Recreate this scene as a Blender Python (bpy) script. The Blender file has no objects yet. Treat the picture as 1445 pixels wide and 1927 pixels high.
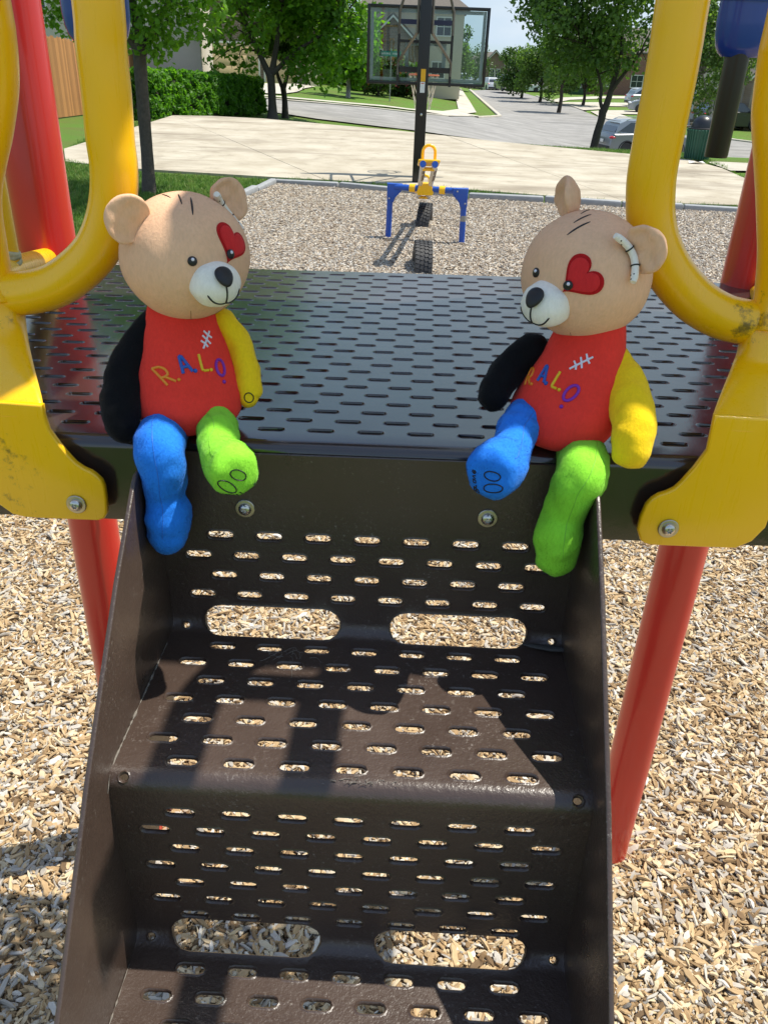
import bpy, bmesh, math, random
import numpy as np
from mathutils import Vector, Matrix, noise
from mathutils.bvhtree import BVHTree
from mathutils.geometry import delaunay_2d_cdt
R = math.radians
scene = bpy.context.scene
COL = scene.collection
random.seed(7)

# ------------------------------------------------------------------ camera, sky, sun, exposure
cam_d = bpy.data.cameras.new('camera')
cam = bpy.data.objects.new('camera', cam_d)
COL.objects.link(cam)
cam_d.sensor_fit = 'VERTICAL'
cam_d.sensor_height = 24.0
cam_d.lens = 1532.8 / 1927 * 24.0
cam_d.clip_start = 0.02
cam_d.clip_end = 12000
th, ph = R(29.404), R(2.187)
F = Vector((0, math.cos(th), -math.sin(th)))
R0 = Vector((1, 0, 0)); U0 = Vector((0, math.sin(th), math.cos(th)))
cR = R0 * math.cos(ph) + U0 * math.sin(ph)
cU = U0 * math.cos(ph) - R0 * math.sin(ph)
cam.matrix_world = Matrix(((cR.x, cU.x, -F.x, 0), (cR.y, cU.y, -F.y, 0), (cR.z, cU.z, -F.z, 1.70), (0, 0, 0, 1)))
scene.camera = cam

SUN = Vector((0.43, 0.16, 1.0)).normalized()
sun_el = math.asin(SUN.z); sun_az = math.atan2(SUN.x, SUN.y)
world = bpy.data.worlds.new('World'); scene.world = world
world.use_nodes = True
wn = world.node_tree; wn.nodes.clear()
wo = wn.nodes.new('ShaderNodeOutputWorld'); wb = wn.nodes.new('ShaderNodeBackground')
sky = wn.nodes.new('ShaderNodeTexSky'); sky.sky_type = 'NISHITA'; sky.sun_disc = False
sky.sun_elevation = sun_el; sky.sun_rotation = sun_az
sky.air_density = 1.0; sky.dust_density = 0.7; sky.ozone_density = 2.2
tcw = wn.nodes.new('ShaderNodeTexCoord'); mpw = wn.nodes.new('ShaderNodeMapping')
mpw.inputs['Scale'].default_value = (1.3, 1.3, 3.6); mpw.inputs['Location'].default_value = (0.35, 0.2, 0.1)
nzw = wn.nodes.new('ShaderNodeTexNoise'); nzw.inputs['Scale'].default_value = 2.1; nzw.inputs['Detail'].default_value = 7; nzw.inputs['Roughness'].default_value = 0.58
rpw = wn.nodes.new('ShaderNodeValToRGB'); rpw.color_ramp.elements[0].position = 0.42; rpw.color_ramp.elements[1].position = 0.78
mxw = wn.nodes.new('ShaderNodeMix'); mxw.data_type = 'RGBA'
mxw.inputs[7].default_value = (4.1, 4.15, 4.15, 1)
ml = wn.nodes.new('ShaderNodeMath'); ml.operation = 'MULTIPLY'; ml.inputs[1].default_value = 0.55
L = wn.links.new
L(tcw.outputs['Generated'], mpw.inputs[0]); L(mpw.outputs[0], nzw.inputs['Vector']); L(nzw.outputs[0], rpw.inputs[0])
L(rpw.outputs[0], ml.inputs[0]); L(ml.outputs[0], mxw.inputs[0]); 
tnt = wn.nodes.new('ShaderNodeMix'); tnt.data_type = 'RGBA'; tnt.blend_type = 'MULTIPLY'; tnt.inputs[0].default_value = 1.0; tnt.inputs[7].default_value = (1.0, 0.98, 0.95, 1)
L(sky.outputs[0], tnt.inputs[6]); 
cap = wn.nodes.new('ShaderNodeMix'); cap.data_type = 'RGBA'; cap.blend_type = 'DARKEN'; cap.inputs[0].default_value = 1.0; cap.inputs[7].default_value = (2.15, 2.85, 3.55, 1)
L(tnt.outputs[2], cap.inputs[6]); L(cap.outputs[2], mxw.inputs[6]); L(mxw.outputs[2], wb.inputs[0]); L(wb.outputs[0], wo.inputs[0])
wb.inputs[1].default_value = 0.14
sun_d = bpy.data.lights.new('sun', 'SUN'); sun_d.energy = 3.6; sun_d.angle = R(0.55); sun_d.color = (1.0, 0.94, 0.83)
sun = bpy.data.objects.new('sun', sun_d); COL.objects.link(sun)
sun.rotation_euler = (-SUN).to_track_quat('-Z', 'Y').to_euler()
vs = scene.view_settings
vs.view_transform = 'Standard'; vs.look = 'None'; vs.exposure = 0.86; vs.gamma = 1.0; vs.use_curve_mapping = False
scene.cycles.max_bounces = 8
scene.cycles.transparent_max_bounces = 12
scene.cycles.caustics_reflective = False; scene.cycles.caustics_refractive = False

# ------------------------------------------------------------------ helpers
class NT:
    def __init__(s, name):
        s.m = bpy.data.materials.new(name); s.m.use_nodes = True
        s.t = s.m.node_tree; s.b = s.t.nodes['Principled BSDF']; s.o = s.t.nodes['Material Output']
    def n(s, typ, **kw):
        x = s.t.nodes.new(typ)
        for k, v in kw.items():
            if k.startswith('_'): setattr(x, k[1:], v)
            else: x.inputs[k.replace('_', ' ')].default_value = v
        return x
    def l(s, a, b): s.t.links.new(a, b)
    def coord(s, kind='Object', scale=(1, 1, 1)):
        c = s.n('ShaderNodeTexCoord'); m = s.n('ShaderNodeMapping'); m.inputs['Scale'].default_value = scale
        s.l(c.outputs[kind], m.inputs[0]); return m.outputs[0]
    def ramp(s, fac, stops):
        r = s.n('ShaderNodeValToRGB'); e = r.color_ramp.elements
        while len(e) < len(stops): e.new(0.5)
        for i, (p, c) in enumerate(stops):
            e[i].position = p; e[i].color = tuple(c) + (1,) if len(c) == 3 else c
        s.l(fac, r.inputs[0]); return r.outputs[0]
    def mix(s, fac, a, b, mode='MIX'):
        x = s.n('ShaderNodeMix', _data_type='RGBA', _blend_type=mode)
        for sock, v in ((x.inputs[0], fac), (x.inputs[6], a), (x.inputs[7], b)):
            if hasattr(v, 'is_output'): s.l(v, sock)
            elif isinstance(v, (int, float)): sock.default_value = v
            else: sock.default_value = tuple(v) + (1,) if len(v) == 3 else v
        return x.outputs[2]
    def noise(s, co, scale, detail=4, rough=0.55, w=None):
        x = s.n('ShaderNodeTexNoise', Scale=scale, Detail=detail, Roughness=rough); s.l(co, x.inputs['Vector']); return x.outputs[0]
    def bump(s, h, strength=0.3, dist=0.001, prev=None):
        x = s.n('ShaderNodeBump', Strength=strength, Distance=dist); s.l(h, x.inputs['Height'])
        if prev is not None: s.l(prev, x.inputs['Normal'])
        s.l(x.outputs[0], s.b.inputs['Normal']); return x.outputs[0]

def simple(name, col, rough=0.5, metal=0.0, var=0.12, scale=8.0, bump=0.0, bscale=200.0, bdist=0.001, coat=0.0, spec=0.5, kind='Object'):
    t = NT(name); co = t.coord(kind)
    nz = t.noise(co, scale, 5)
    c = t.mix(nz, [v * (1 - var) for v in col], [min(1, v * (1 + var)) for v in col])
    t.l(c, t.b.inputs['Base Color'])
    t.b.inputs['Roughness'].default_value = rough; t.b.inputs['Metallic'].default_value = metal
    t.b.inputs['Coat Weight'].default_value = coat; t.b.inputs['Coat Roughness'].default_value = 0.08
    t.b.inputs['Specular IOR Level'].default_value = spec
    if bump: t.bump(t.noise(co, bscale, 3), bump, bdist)
    return t.m

WM = {}
def mat_of(o): return WM.get(o.name, Matrix.Identity(4)) if o else Matrix.Identity(4)

def tag(o, label=None, cat=None, group=None, kind=None):
    if label: o['label'] = label
    if cat: o['category'] = cat
    if group: o['group'] = group
    if kind: o['kind'] = kind
    return o

def thing(name, label, cat, loc=(0, 0, 0), rz=0.0, group=None):
    o = bpy.data.objects.new(name, None); COL.objects.link(o)
    o.location = loc; o.rotation_euler = (0, 0, rz); o.empty_display_size = 0.1
    WM[o.name] = Matrix.Translation(loc) @ Matrix.Rotation(rz, 4, 'Z')
    return tag(o, label, cat, group)

def finish(me, ang=40.0):
    bm = bmesh.new(); bm.from_mesh(me)
    bmesh.ops.recalc_face_normals(bm, faces=bm.faces)
    a = R(ang)
    for f in bm.faces: f.smooth = True
    for e in bm.edges:
        if len(e.link_faces) == 2:
            e.smooth = e.calc_face_angle(0) < a
    bm.to_mesh(me); bm.free()

class MB:
    """collects shapes and links them as one mesh object"""
    def __init__(s): s.v = []; s.f = []; s.mi = []; s.cur = 0
    def add(s, vs_, fs_):
        n = len(s.v); s.v.extend([Vector(p) for p in vs_])
        for f in fs_: s.f.append([i + n for i in f]); s.mi.append(s.cur)
        return s
    def xf(s, M, start=0):
        for i in range(start, len(s.v)): s.v[i] = M @ s.v[i]
        return s
    def box(s, c, d, M=None, bev=0.0):
        bm = bmesh.new(); bmesh.ops.create_cube(bm, size=1)
        bmesh.ops.scale(bm, vec=d, verts=bm.verts)
        if bev: bmesh.ops.bevel(bm, geom=list(bm.edges), offset=bev, segments=2, affect='EDGES', profile=0.5)
        bmesh.ops.translate(bm, vec=c, verts=bm.verts)
        if M is not None: bmesh.ops.transform(bm, matrix=M, verts=bm.verts)
        s.bm(bm); return s
    def bm(s, bm):
        bm.verts.ensure_lookup_table(); bm.verts.index_update()
        s.add([v.co.copy() for v in bm.verts], [[v.index for v in f.verts] for f in bm.faces]); bm.free(); return s
    def tube(s, path, rad, seg=12, cap=True, flat=1.0, closed=False):
        P = [Vector(p) for p in path]; n = len(P)
        rr = rad if hasattr(rad, '__len__') else [rad] * n
        T = []
        for i in range(n):
            if closed: t = P[(i + 1) % n] - P[i - 1]
            else: t = P[min(i + 1, n - 1)] - P[max(i - 1, 0)]
            T.append(t.normalized() if t.length > 1e-9 else Vector((0, 0, 1)))
        up = Vector((0, 0, 1)) if abs(T[0].z) < 0.9 else Vector((0, 1, 0))
        N = (up - T[0] * up.dot(T[0])).normalized()
        vs_ = []; fs_ = []
        for i in range(n):
            N = (N - T[i] * N.dot(T[i])); N = N.normalized() if N.length > 1e-6 else T[i].orthogonal().normalized()
            B = T[i].cross(N)
            for k in range(seg):
                a = 2 * math.pi * k / seg
                vs_.append(P[i] + (N * math.cos(a) * flat + B * math.sin(a)) * rr[i])
        m = n if closed else n - 1
        for i in range(m):
            j = (i + 1) % n
            for k in range(seg):
                k2 = (k + 1) % seg
                fs_.append([i * seg + k, i * seg + k2, j * seg + k2, j * seg + k])
        if cap and not closed:
            fs_.append(list(range(seg))[::-1]); fs_.append([(n - 1) * seg + k for k in range(seg)])
        return s.add(vs_, fs_)
    def lathe(s, prof, seg=24, M=None):
        vs_ = []; fs_ = []
        for r, z in prof:
            for k in range(seg):
                a = 2 * math.pi * k / seg; vs_.append(Vector((r * math.cos(a), r * math.sin(a), z)))
        for i in range(len(prof) - 1):
            for k in range(seg):
                k2 = (k + 1) % seg; fs_.append([i * seg + k, i * seg + k2, (i + 1) * seg + k2, (i + 1) * seg + k])
        fs_.append(list(range(seg))[::-1]); fs_.append([(len(prof) - 1) * seg + k for k in range(seg)])
        if M is not None: vs_ = [M @ v for v in vs_]
        return s.add(vs_, fs_)
    def prism(s, poly, d, M=None, bev=0.0):
        """2-D outline (x,z) extruded along y from 0 to d"""
        bm = bmesh.new()
        a = [bm.verts.new((x, 0, z)) for x, z in poly]
        f = bm.faces.new(a)
        r = bmesh.ops.extrude_face_region(bm, geom=[f])
        bmesh.ops.translate(bm, vec=(0, d, 0), verts=[e for e in r['geom'] if isinstance(e, bmesh.types.BMVert)])
        if bev:
            ed = [e for e in bm.edges if abs(e.verts[0].co.y - e.verts[1].co.y) < 1e-9]
            bmesh.ops.bevel(bm, geom=ed, offset=bev, segments=3, affect='EDGES', profile=0.5)
        if M is not None: bmesh.ops.transform(bm, matrix=M, verts=bm.verts)
        return s.bm(bm)
    def ell(s, c, r, M=None, u=24, v=16):
        bm = bmesh.new(); bmesh.ops.create_uvsphere(bm, u_segments=u, v_segments=v, radius=1)
        bmesh.ops.scale(bm, vec=r, verts=bm.verts)
        if M is not None: bmesh.ops.transform(bm, matrix=M, verts=bm.verts)
        bmesh.ops.translate(bm, vec=c, verts=bm.verts)
        return s.bm(bm)
    def build(s, name, mats, parent=None, ang=40.0, kind=None, space=None):
        me = bpy.data.meshes.new(name)
        inv = mat_of(parent).inverted()
        if space is not None: inv = inv @ space
        me.from_pydata([tuple(inv @ v) for v in s.v], [], s.f)
        for m in (mats if isinstance(mats, (list, tuple)) else [mats]): me.materials.append(m)
        if any(s.mi): me.polygons.foreach_set('material_index', s.mi)
        finish(me, ang)
        o = bpy.data.objects.new(name, me); COL.objects.link(o)
        if parent:
            o.parent = parent; WM[o.name] = mat_of(parent)
        if kind: o['kind'] = kind
        return o

def add_pile(o, n_per_m2, length, width, seed):
    """short plush pile: one thin blade per fibre, standing off the cloth with a slight lay"""
    me = o.data; nv = len(me.vertices); rs = np.random.default_rng(seed)
    me.calc_loop_triangles(); T = len(me.loop_triangles)
    tri = np.empty(T * 3, np.int32); me.loop_triangles.foreach_get('vertices', tri); tri = tri.reshape(-1, 3)
    co = np.empty(nv * 3, np.float32); me.vertices.foreach_get('co', co); co = co.reshape(-1, 3)
    vn = np.empty(nv * 3, np.float32); me.vertices.foreach_get('normal', vn); vn = vn.reshape(-1, 3)
    a, b, c = co[tri[:, 0]], co[tri[:, 1]], co[tri[:, 2]]
    ar = np.linalg.norm(np.cross(b - a, c - a), axis=1) / 2; N = int(ar.sum() * n_per_m2)
    k = rs.choice(T, N, p=ar / ar.sum()); u = rs.random((N, 1)); v = rs.random((N, 1)); f = (u + v) > 1; u = np.where(f, 1 - u, u); v = np.where(f, 1 - v, v)
    P = a[k] + (b[k] - a[k]) * u + (c[k] - a[k]) * v
    n = vn[tri[k, 0]] * (1 - u - v) + vn[tri[k, 1]] * u + vn[tri[k, 2]] * v; n /= np.linalg.norm(n, axis=1, keepdims=True) + 1e-9
    lay = np.array([0, -0.2, -0.6]); lay = lay - n * (n @ lay)[:, None]
    d = n * 0.9 + lay * 0.4 + rs.normal(size=(N, 3)) * 0.25; d /= np.linalg.norm(d, axis=1, keepdims=True)
    s_ = np.cross(d, rs.normal(size=(N, 3))); s_ /= np.linalg.norm(s_, axis=1, keepdims=True)
    L_ = length * (0.55 + 0.9 * rs.random((N, 1)))
    Q = np.stack([P - s_ * width / 2 - n * 0.0002, P + s_ * width / 2 - n * 0.0002, P + d * L_], 1).reshape(-1, 3)
    me.vertices.add(3 * N); allc = np.concatenate([co, Q]).astype(np.float32); me.vertices.foreach_set('co', allc.ravel())
    nl, npoly = len(me.loops), len(me.polygons)
    me.loops.add(3 * N); li = np.empty(nl + 3 * N, np.int32); me.loops.foreach_get('vertex_index', li); li[nl:] = nv + np.arange(3 * N); me.loops.foreach_set('vertex_index', li)
    me.polygons.add(N); ls = np.empty(npoly + N, np.int32); me.polygons.foreach_get('loop_start', ls); ls[npoly:] = nl + 3 * np.arange(N); me.polygons.foreach_set('loop_start', ls)
    lt_ = np.empty(npoly + N, np.int32); me.polygons.foreach_get('loop_total', lt_); lt_[npoly:] = 3; me.polygons.foreach_set('loop_total', lt_)
    me.polygons.foreach_set('use_smooth', np.ones(npoly + N, dtype=bool)); me.update(calc_edges=True)
    nn = np.concatenate([vn, np.repeat(n, 3, 0)])
    me.normals_split_custom_set_from_vertices(nn.astype(np.float32))

def link_mesh(name, me, parent=None, kind=None, loc=(0, 0, 0), rz=0.0):
    o = bpy.data.objects.new(name, me); COL.objects.link(o); o.location = loc; o.rotation_euler = (0, 0, rz)
    if parent: o.parent = parent
    if kind: o['kind'] = kind
    return o

def copy_tree(o, parent=None):
    c = o.copy(); COL.objects.link(c)
    if parent: c.parent = parent
    for ch in list(o.children): copy_tree(ch, c)
    return c

def spline(pts, n=8, closed=False):
    """Catmull-Rom through points of any dimension"""
    P = [np.array(p, float) for p in pts]; out = []
    m = len(P)
    rng = range(m) if closed else range(m - 1)
    for i in rng:
        p0 = P[(i - 1) % m] if (closed or i > 0) else 2 * P[0] - P[1]
        p1 = P[i]; p2 = P[(i + 1) % m]
        p3 = P[(i + 2) % m] if (closed or i + 2 < m) else 2 * P[-1] - P[-2]
        for k in range(n):
            t = k / n
            out.append(0.5 * (2 * p1 + (p2 - p0) * t + (2 * p0 - 5 * p1 + 4 * p2 - p3) * t * t + (3 * p1 - p0 - 3 * p2 + p3) * t ** 3))
    if not closed: out.append(P[-1])
    return out

# ------------------------------------------------------------------ materials
def m_brown():
    t = NT('brown_vinyl_coating'); co = t.coord()
    big = t.noise(co, 9, 6, 0.65); fine = t.noise(co, 520, 2)
    c = t.mix(big, (0.035, 0.0225, 0.017), (0.082, 0.055, 0.043))
    spk = t.noise(co, 260, 4, 0.75)
    dust = t.ramp(spk, [(0.57, (0, 0, 0)), (0.68, (1, 1, 1))])
    wear = t.ramp(t.noise(co, 14, 5, 0.7), [(0.46, (0, 0, 0)), (0.70, (1, 1, 1))])
    mm = t.n('ShaderNodeMath', _operation='MULTIPLY'); t.l(dust, mm.inputs[0]); t.l(wear, mm.inputs[1])
    c = t.mix(mm.outputs[0], c, (0.24, 0.21, 0.185)); t.l(c, t.b.inputs['Base Color'])
    rr = t.ramp(big, [(0.3, (0.26, 0.26, 0.26)), (0.7, (0.42, 0.42, 0.42))]); t.l(rr, t.b.inputs['Roughness'])
    t.b.inputs['Specular IOR Level'].default_value = 0.6
    p = t.bump(t.noise(co, 190, 4, 0.65), 0.38, 0.0016); t.bump(fine, 0.25, 0.0006, p)
    return t.m
def m_deck():
    t = NT('brown_vinyl_deck'); co = t.coord()
    big = t.noise(co, 7, 6, 0.6)
    c = t.mix(big, (0.018, 0.013, 0.011), (0.042, 0.031, 0.026))
    t.l(c, t.b.inputs['Base Color'])
    rr = t.ramp(t.noise(co, 12, 6, 0.7), [(0.3, (0.10, 0.10, 0.10)), (0.72, (0.27, 0.27, 0.27))]); t.l(rr, t.b.inputs['Roughness'])
    t.b.inputs['Specular IOR Level'].default_value = 0.75
    t.b.inputs['Coat Weight'].default_value = 0.3; t.b.inputs['Coat Roughness'].default_value = 0.12
    p = t.bump(t.noise(co, 130, 3), 0.10, 0.001); t.bump(t.noise(co, 500, 2), 0.10, 0.0004, p)
    return t.m
GRIME = []          # (point in the play structure's frame, radius, strength): mildew patches on the yellow paint
def m_yellow():
    t = NT('yellow_powder_coat'); co = t.coord()
    c = t.mix(t.noise(co, 6, 4), (0.94, 0.49, 0.001), (0.97, 0.56, 0.002))
    nz = t.noise(co, 85, 8, 0.75); tot = None
    for p, r, k in GRIME:
        v = t.n('ShaderNodeVectorMath', _operation='DISTANCE'); t.l(co, v.inputs[0]); v.inputs[1].default_value = p
        m = t.n('ShaderNodeMapRange'); t.l(v.outputs['Value'], m.inputs[0]); m.inputs[1].default_value = r; m.inputs[2].default_value = 0; m.inputs[3].default_value = 0; m.inputs[4].default_value = k
        if tot is None: tot = m.outputs[0]
        else:
            a = t.n('ShaderNodeMath', _operation='MAXIMUM'); t.l(tot, a.inputs[0]); t.l(m.outputs[0], a.inputs[1]); tot = a.outputs[0]
    ad = t.n('ShaderNodeMath', _operation='ADD'); t.l(nz, ad.inputs[0]); t.l(tot, ad.inputs[1])
    f = t.ramp(ad.outputs[0], [(0.70, (0, 0, 0)), (0.86, (0.85, 0.85, 0.85))])
    c = t.mix(f, c, (0.075, 0.055, 0.012)); t.l(c, t.b.inputs['Base Color'])
    sc = t.noise(t.coord('Object', (1, 1, 0.08)), 180, 4, 0.7); rr = t.ramp(sc, [(0.35, (0.24, 0.24, 0.24)), (0.7, (0.42, 0.42, 0.42))]); t.l(rr, t.b.inputs['Roughness'])
    t.b.inputs['Coat Weight'].default_value = 0.2; t.b.inputs['Coat Roughness'].default_value = 0.12
    t.bump(t.noise(co, 300, 2), 0.05, 0.0005)
    return t.m
M_BROWN, M_DECK = m_brown(), m_deck()
M_RED = simple('red_powder_coat', (0.54, 0.020, 0.012), 0.30, var=0.08, coat=0.3, bump=0.04, bscale=300, bdist=0.0005)
M_BLUE = simple('blue_plastic', (0.010, 0.045, 0.30), 0.25, var=0.08, coat=0.4)
M_BLUEP = simple('blue_powder_coat', (0.010, 0.075, 0.40), 0.32, var=0.08, coat=0.2)
M_DKPIPE = simple('dark_brown_pipe', (0.022, 0.014, 0.011), 0.33, var=0.15)
M_STEEL = simple('stainless_steel', (0.56, 0.54, 0.50), 0.28, 1.0, var=0.1, scale=60)
M_STEELD = simple('steel_washer', (0.50, 0.46, 0.40), 0.38, 1.0, var=0.12, scale=90)
M_BLACK = simple('black_powder_coat', (0.008, 0.008, 0.009), 0.35)
M_WHITE = simple('white_paint', (0.75, 0.75, 0.74), 0.45, var=0.05)
M_GREYP = simple('grey_metal', (0.30, 0.28, 0.25), 0.5, 0.3, var=0.2, scale=20)
M_RUBBER = simple('tyre_rubber', (0.022, 0.022, 0.024), 0.62, var=0.3, scale=30, bump=0.2, bscale=150)

def m_plush(name, col, nap=1.0, var=0.10):
    t = NT(name); co = t.coord()
    lo = t.noise(co, 45, 4, 0.6)
    st = t.coord('Object', (1.0, 1.0, 0.35)); mid = t.noise(st, 420, 4, 0.7)
    c = t.mix(lo, [v * (1 - var) for v in col], [min(1, v * (1 + var)) for v in col])
    c2 = t.mix(mid, [v * 0.70 for v in (1, 1, 1)], (1.32, 1.32, 1.32)); c = t.mix(0.55, c, t.mix(1.0, c, c2, 'MULTIPLY'))
    t.l(c, t.b.inputs['Base Color'])
    t.b.inputs['Roughness'].default_value = 0.92; t.b.inputs['Specular IOR Level'].default_value = 0.12
    t.b.inputs['Sheen Weight'].default_value = 0.35; t.b.inputs['Sheen Roughness'].default_value = 0.45
    t.b.inputs['Sheen Tint'].default_value = tuple(min(1, 0.25 + v) for v in col) + (1,)
    p = t.bump(mid, 0.55 * nap, 0.0011)
    t.bump(t.noise(co, 38, 3, 0.5), 0.30, 0.0022, p)
    return t.m
P_TAN = m_plush('tan_plush', (0.80, 0.49, 0.305)); P_TANIN = m_plush('tan_plush_inner', (0.55, 0.30, 0.16))
P_WHITE = m_plush('cream_plush', (0.84, 0.80, 0.71), 0.6); P_RED = m_plush('red_plush', (0.86, 0.050, 0.034))
P_HEART = m_plush('heart_plush', (0.62, 0.030, 0.032), 0.7); P_HEARTE = m_plush('heart_edge_thread', (0.42, 0.012, 0.014), 0.7)
P_BLACK = m_plush('black_plush', (0.006, 0.006, 0.0075)); P_YEL = m_plush('yellow_plush', (0.96, 0.62, 0.014))
P_BLUE = m_plush('blue_plush', (0.022, 0.215, 0.80)); P_GREEN = m_plush('green_plush', (0.27, 0.70, 0.045))
def thread(name, col): return simple(name, col, 0.45, var=0.25, scale=900, bump=0.5, bscale=1500, bdist=0.0004)
T_BLACK = thread('black_thread', (0.006, 0.006, 0.007)); T_OR = thread('orange_thread', (0.80, 0.26, 0.015)); T_BL = thread('blue_thread', (0.015, 0.09, 0.42))
T_YE = thread('yellow_thread', (0.80, 0.50, 0.006)); T_PU = thread('purple_thread', (0.22, 0.014, 0.36)); T_WH = thread('white_thread', (0.72, 0.70, 0.80))
M_NOSE = simple('black_nose_velvet', (0.006, 0.006, 0.007), 0.45, bump=0.3, bscale=900, bdist=0.0003)
M_EYE = simple('black_eye', (0.006, 0.006, 0.007), 0.35)

# ------------------------------------------------------------------ ground form
def sstep(a, b, x):
    t = min(1, max(0, (x - a) / (b - a))); return t * t * (3 - 2 * t)
def ground_z(x, y):
    P = -1.1 - 0.065 * min(0, max(-30, x)) - 0.125 * min(10, max(0, x))
    t = min(1, max(0, (y - 19) / 16)); t = 0.65 * t + 0.35 * t * t * (3 - 2 * t)
    return P * t - 9 * sstep(125, 270, y)

def m_grass():
    t = NT('grass_turf'); co = t.coord()
    a = t.noise(co, 0.6, 5, 0.6); b = t.noise(co, 30, 5, 0.75)
    c = t.mix(b, (0.050, 0.120, 0.014), (0.145, 0.26, 0.040))
    c = t.mix(t.ramp(a, [(0.42, (0, 0, 0)), (0.62, (1, 1, 1))]), c, t.mix(b, (0.075, 0.10, 0.02), (0.16, 0.21, 0.05)))
    t.l(c, t.b.inputs['Base Color']); t.b.inputs['Roughness'].default_value = 0.85; t.b.inputs['Specular IOR Level'].default_value = 0.15
    t.bump(b, 0.8, 0.05)
    return t.m
M_GRASS = m_grass()
def m_concrete(name, lo, hi, stain=(0.28, 0.25, 0.21), sc=0.5):
    t = NT(name); co = t.coord(); st = t.coord('Object', (0.35, 1.4, 1))
    a = t.noise(co, sc * 2.2, 7, 0.65); b = t.noise(co, 45, 5, 0.7)
    c = t.mix(t.ramp(a, [(0.36, (0, 0, 0)), (0.64, (1, 1, 1))]), lo, hi)
    s = t.ramp(t.noise(st, sc * 1.7, 6, 0.62), [(0.50, (0, 0, 0)), (0.68, (0.85, 0.85, 0.85))])
    c = t.mix(s, c, stain)
    c = t.mix(0.35, c, t.mix(b, (0.5, 0.5, 0.5), (1.5, 1.5, 1.5)), 'MULTIPLY') if False else c
    blot = t.ramp(t.noise(co, sc * 5.0, 6, 0.7), [(0.55, (0, 0, 0)), (0.75, (0.6, 0.6, 0.6))]); c = t.mix(blot, c, [v * 0.8 for v in stain])
    g = t.mix(b, [v * 0.86 for v in (1, 1, 1)], (1.12, 1.12, 1.12)); c = t.mix(1.0, c, g, 'MULTIPLY')
    t.l(c, t.b.inputs['Base Color']); t.b.inputs['Roughness'].default_value = 0.88; t.b.inputs['Specular IOR Level'].default_value = 0.2
    t.bump(b, 0.25, 0.004)
    return t.m
M_COURT = m_concrete('court_concrete', (0.36, 0.315, 0.24), (0.48, 0.435, 0.35), (0.22, 0.185, 0.14))
M_WALK = m_concrete('pavement_concrete', (0.42, 0.385, 0.32), (0.52, 0.49, 0.42), (0.36, 0.33, 0.27))
M_ROAD = m_concrete('worn_asphalt', (0.225, 0.218, 0.205), (0.31, 0.30, 0.285), (0.18, 0.175, 0.168), 0.35)

def grid_axis(stops):
    out = []
    for a, b, s in stops:
        n = max(1, round((b - a) / s)); out += [a + (b - a) * i / n for i in range(n)]
    out.append(stops[-1][1]); return out
gx = grid_axis([(-3000, -300, 300), (-300, -60, 20), (-60, -20, 4), (-20, 14, 1), (14, 30, 2), (30, 90, 4), (90, 400, 20), (400, 3000, 300)])
gy = grid_axis([(-40, 0, 8), (0, 17, 2), (17, 40, 0.5), (40, 130, 3), (130, 300, 8), (300, 3200, 200)])
me = bpy.data.meshes.new('lawn_ground')
nx = len(gx)
me.from_pydata([(x, y, ground_z(x, y)) for y in gy for x in gx], [], [[j * nx + i, j * nx + i + 1, (j + 1) * nx + i + 1, (j + 1) * nx + i] for j in range(len(gy) - 1) for i in range(nx - 1)])
me.materials.append(M_GRASS)
for p in me.polygons: p.use_smooth = True
link_mesh('lawn_ground', me, kind='structure')

def inside(p, poly):
    c = False; n = len(poly)
    for i in range(n):
        a = poly[i]; b = poly[i - 1]
        if (a[1] > p[1]) != (b[1] > p[1]) and p[0] < (b[0] - a[0]) * (p[1] - a[1]) / (b[1] - a[1]) + a[0]: c = not c
    return c
def sheet(name, poly, dz, m, step=3.0, kind='structure', thick=0.0, parent=None, flat=None):
    """ground sheet draped on the terrain inside a plan outline"""
    P = [(p[0], p[1]) for p in poly]
    Q = []
    for i in range(len(P)):
        a, b = P[i], P[(i + 1) % len(P)]; n = max(1, int(math.hypot(b[0] - a[0], b[1] - a[1]) / step))
        Q += [(a[0] + (b[0] - a[0]) * k / n, a[1] + (b[1] - a[1]) * k / n) for k in range(n)]
    n = len(Q); V = [Vector(q) for q in Q]
    x0, x1 = min(q[0] for q in Q), max(q[0] for q in Q); y0, y1 = min(q[1] for q in Q), max(q[1] for q in Q)
    x = x0
    while x < x1:
        y = y0
        while y < y1:
            if inside((x, y), Q): V.append(Vector((x, y)))
            y += step
        x += step
    r = delaunay_2d_cdt(V, [(i, (i + 1) % n) for i in range(n)], [], 0, 1e-4)
    z = (lambda q: ground_z(q[0], q[1]) + dz) if flat is None else (lambda q: flat)
    mb = MB()
    fs_ = [list(f) for f in r[2] if inside(sum((r[0][i] for i in f), Vector((0, 0))) / len(f), Q)]
    mb.add([(q.x, q.y, z(q)) for q in r[0]], fs_)
    if thick:
        k = len(mb.v)
        mb.add([(q[0], q[1], z(q)) for q in Q] + [(q[0], q[1], z(q) - thick) for q in Q], [[i, (i + 1) % n, n + (i + 1) % n, n + i] for i in range(n)])
    o = mb.build(name, m, parent, 60)
    if kind: o['kind'] = kind
    return o
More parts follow.
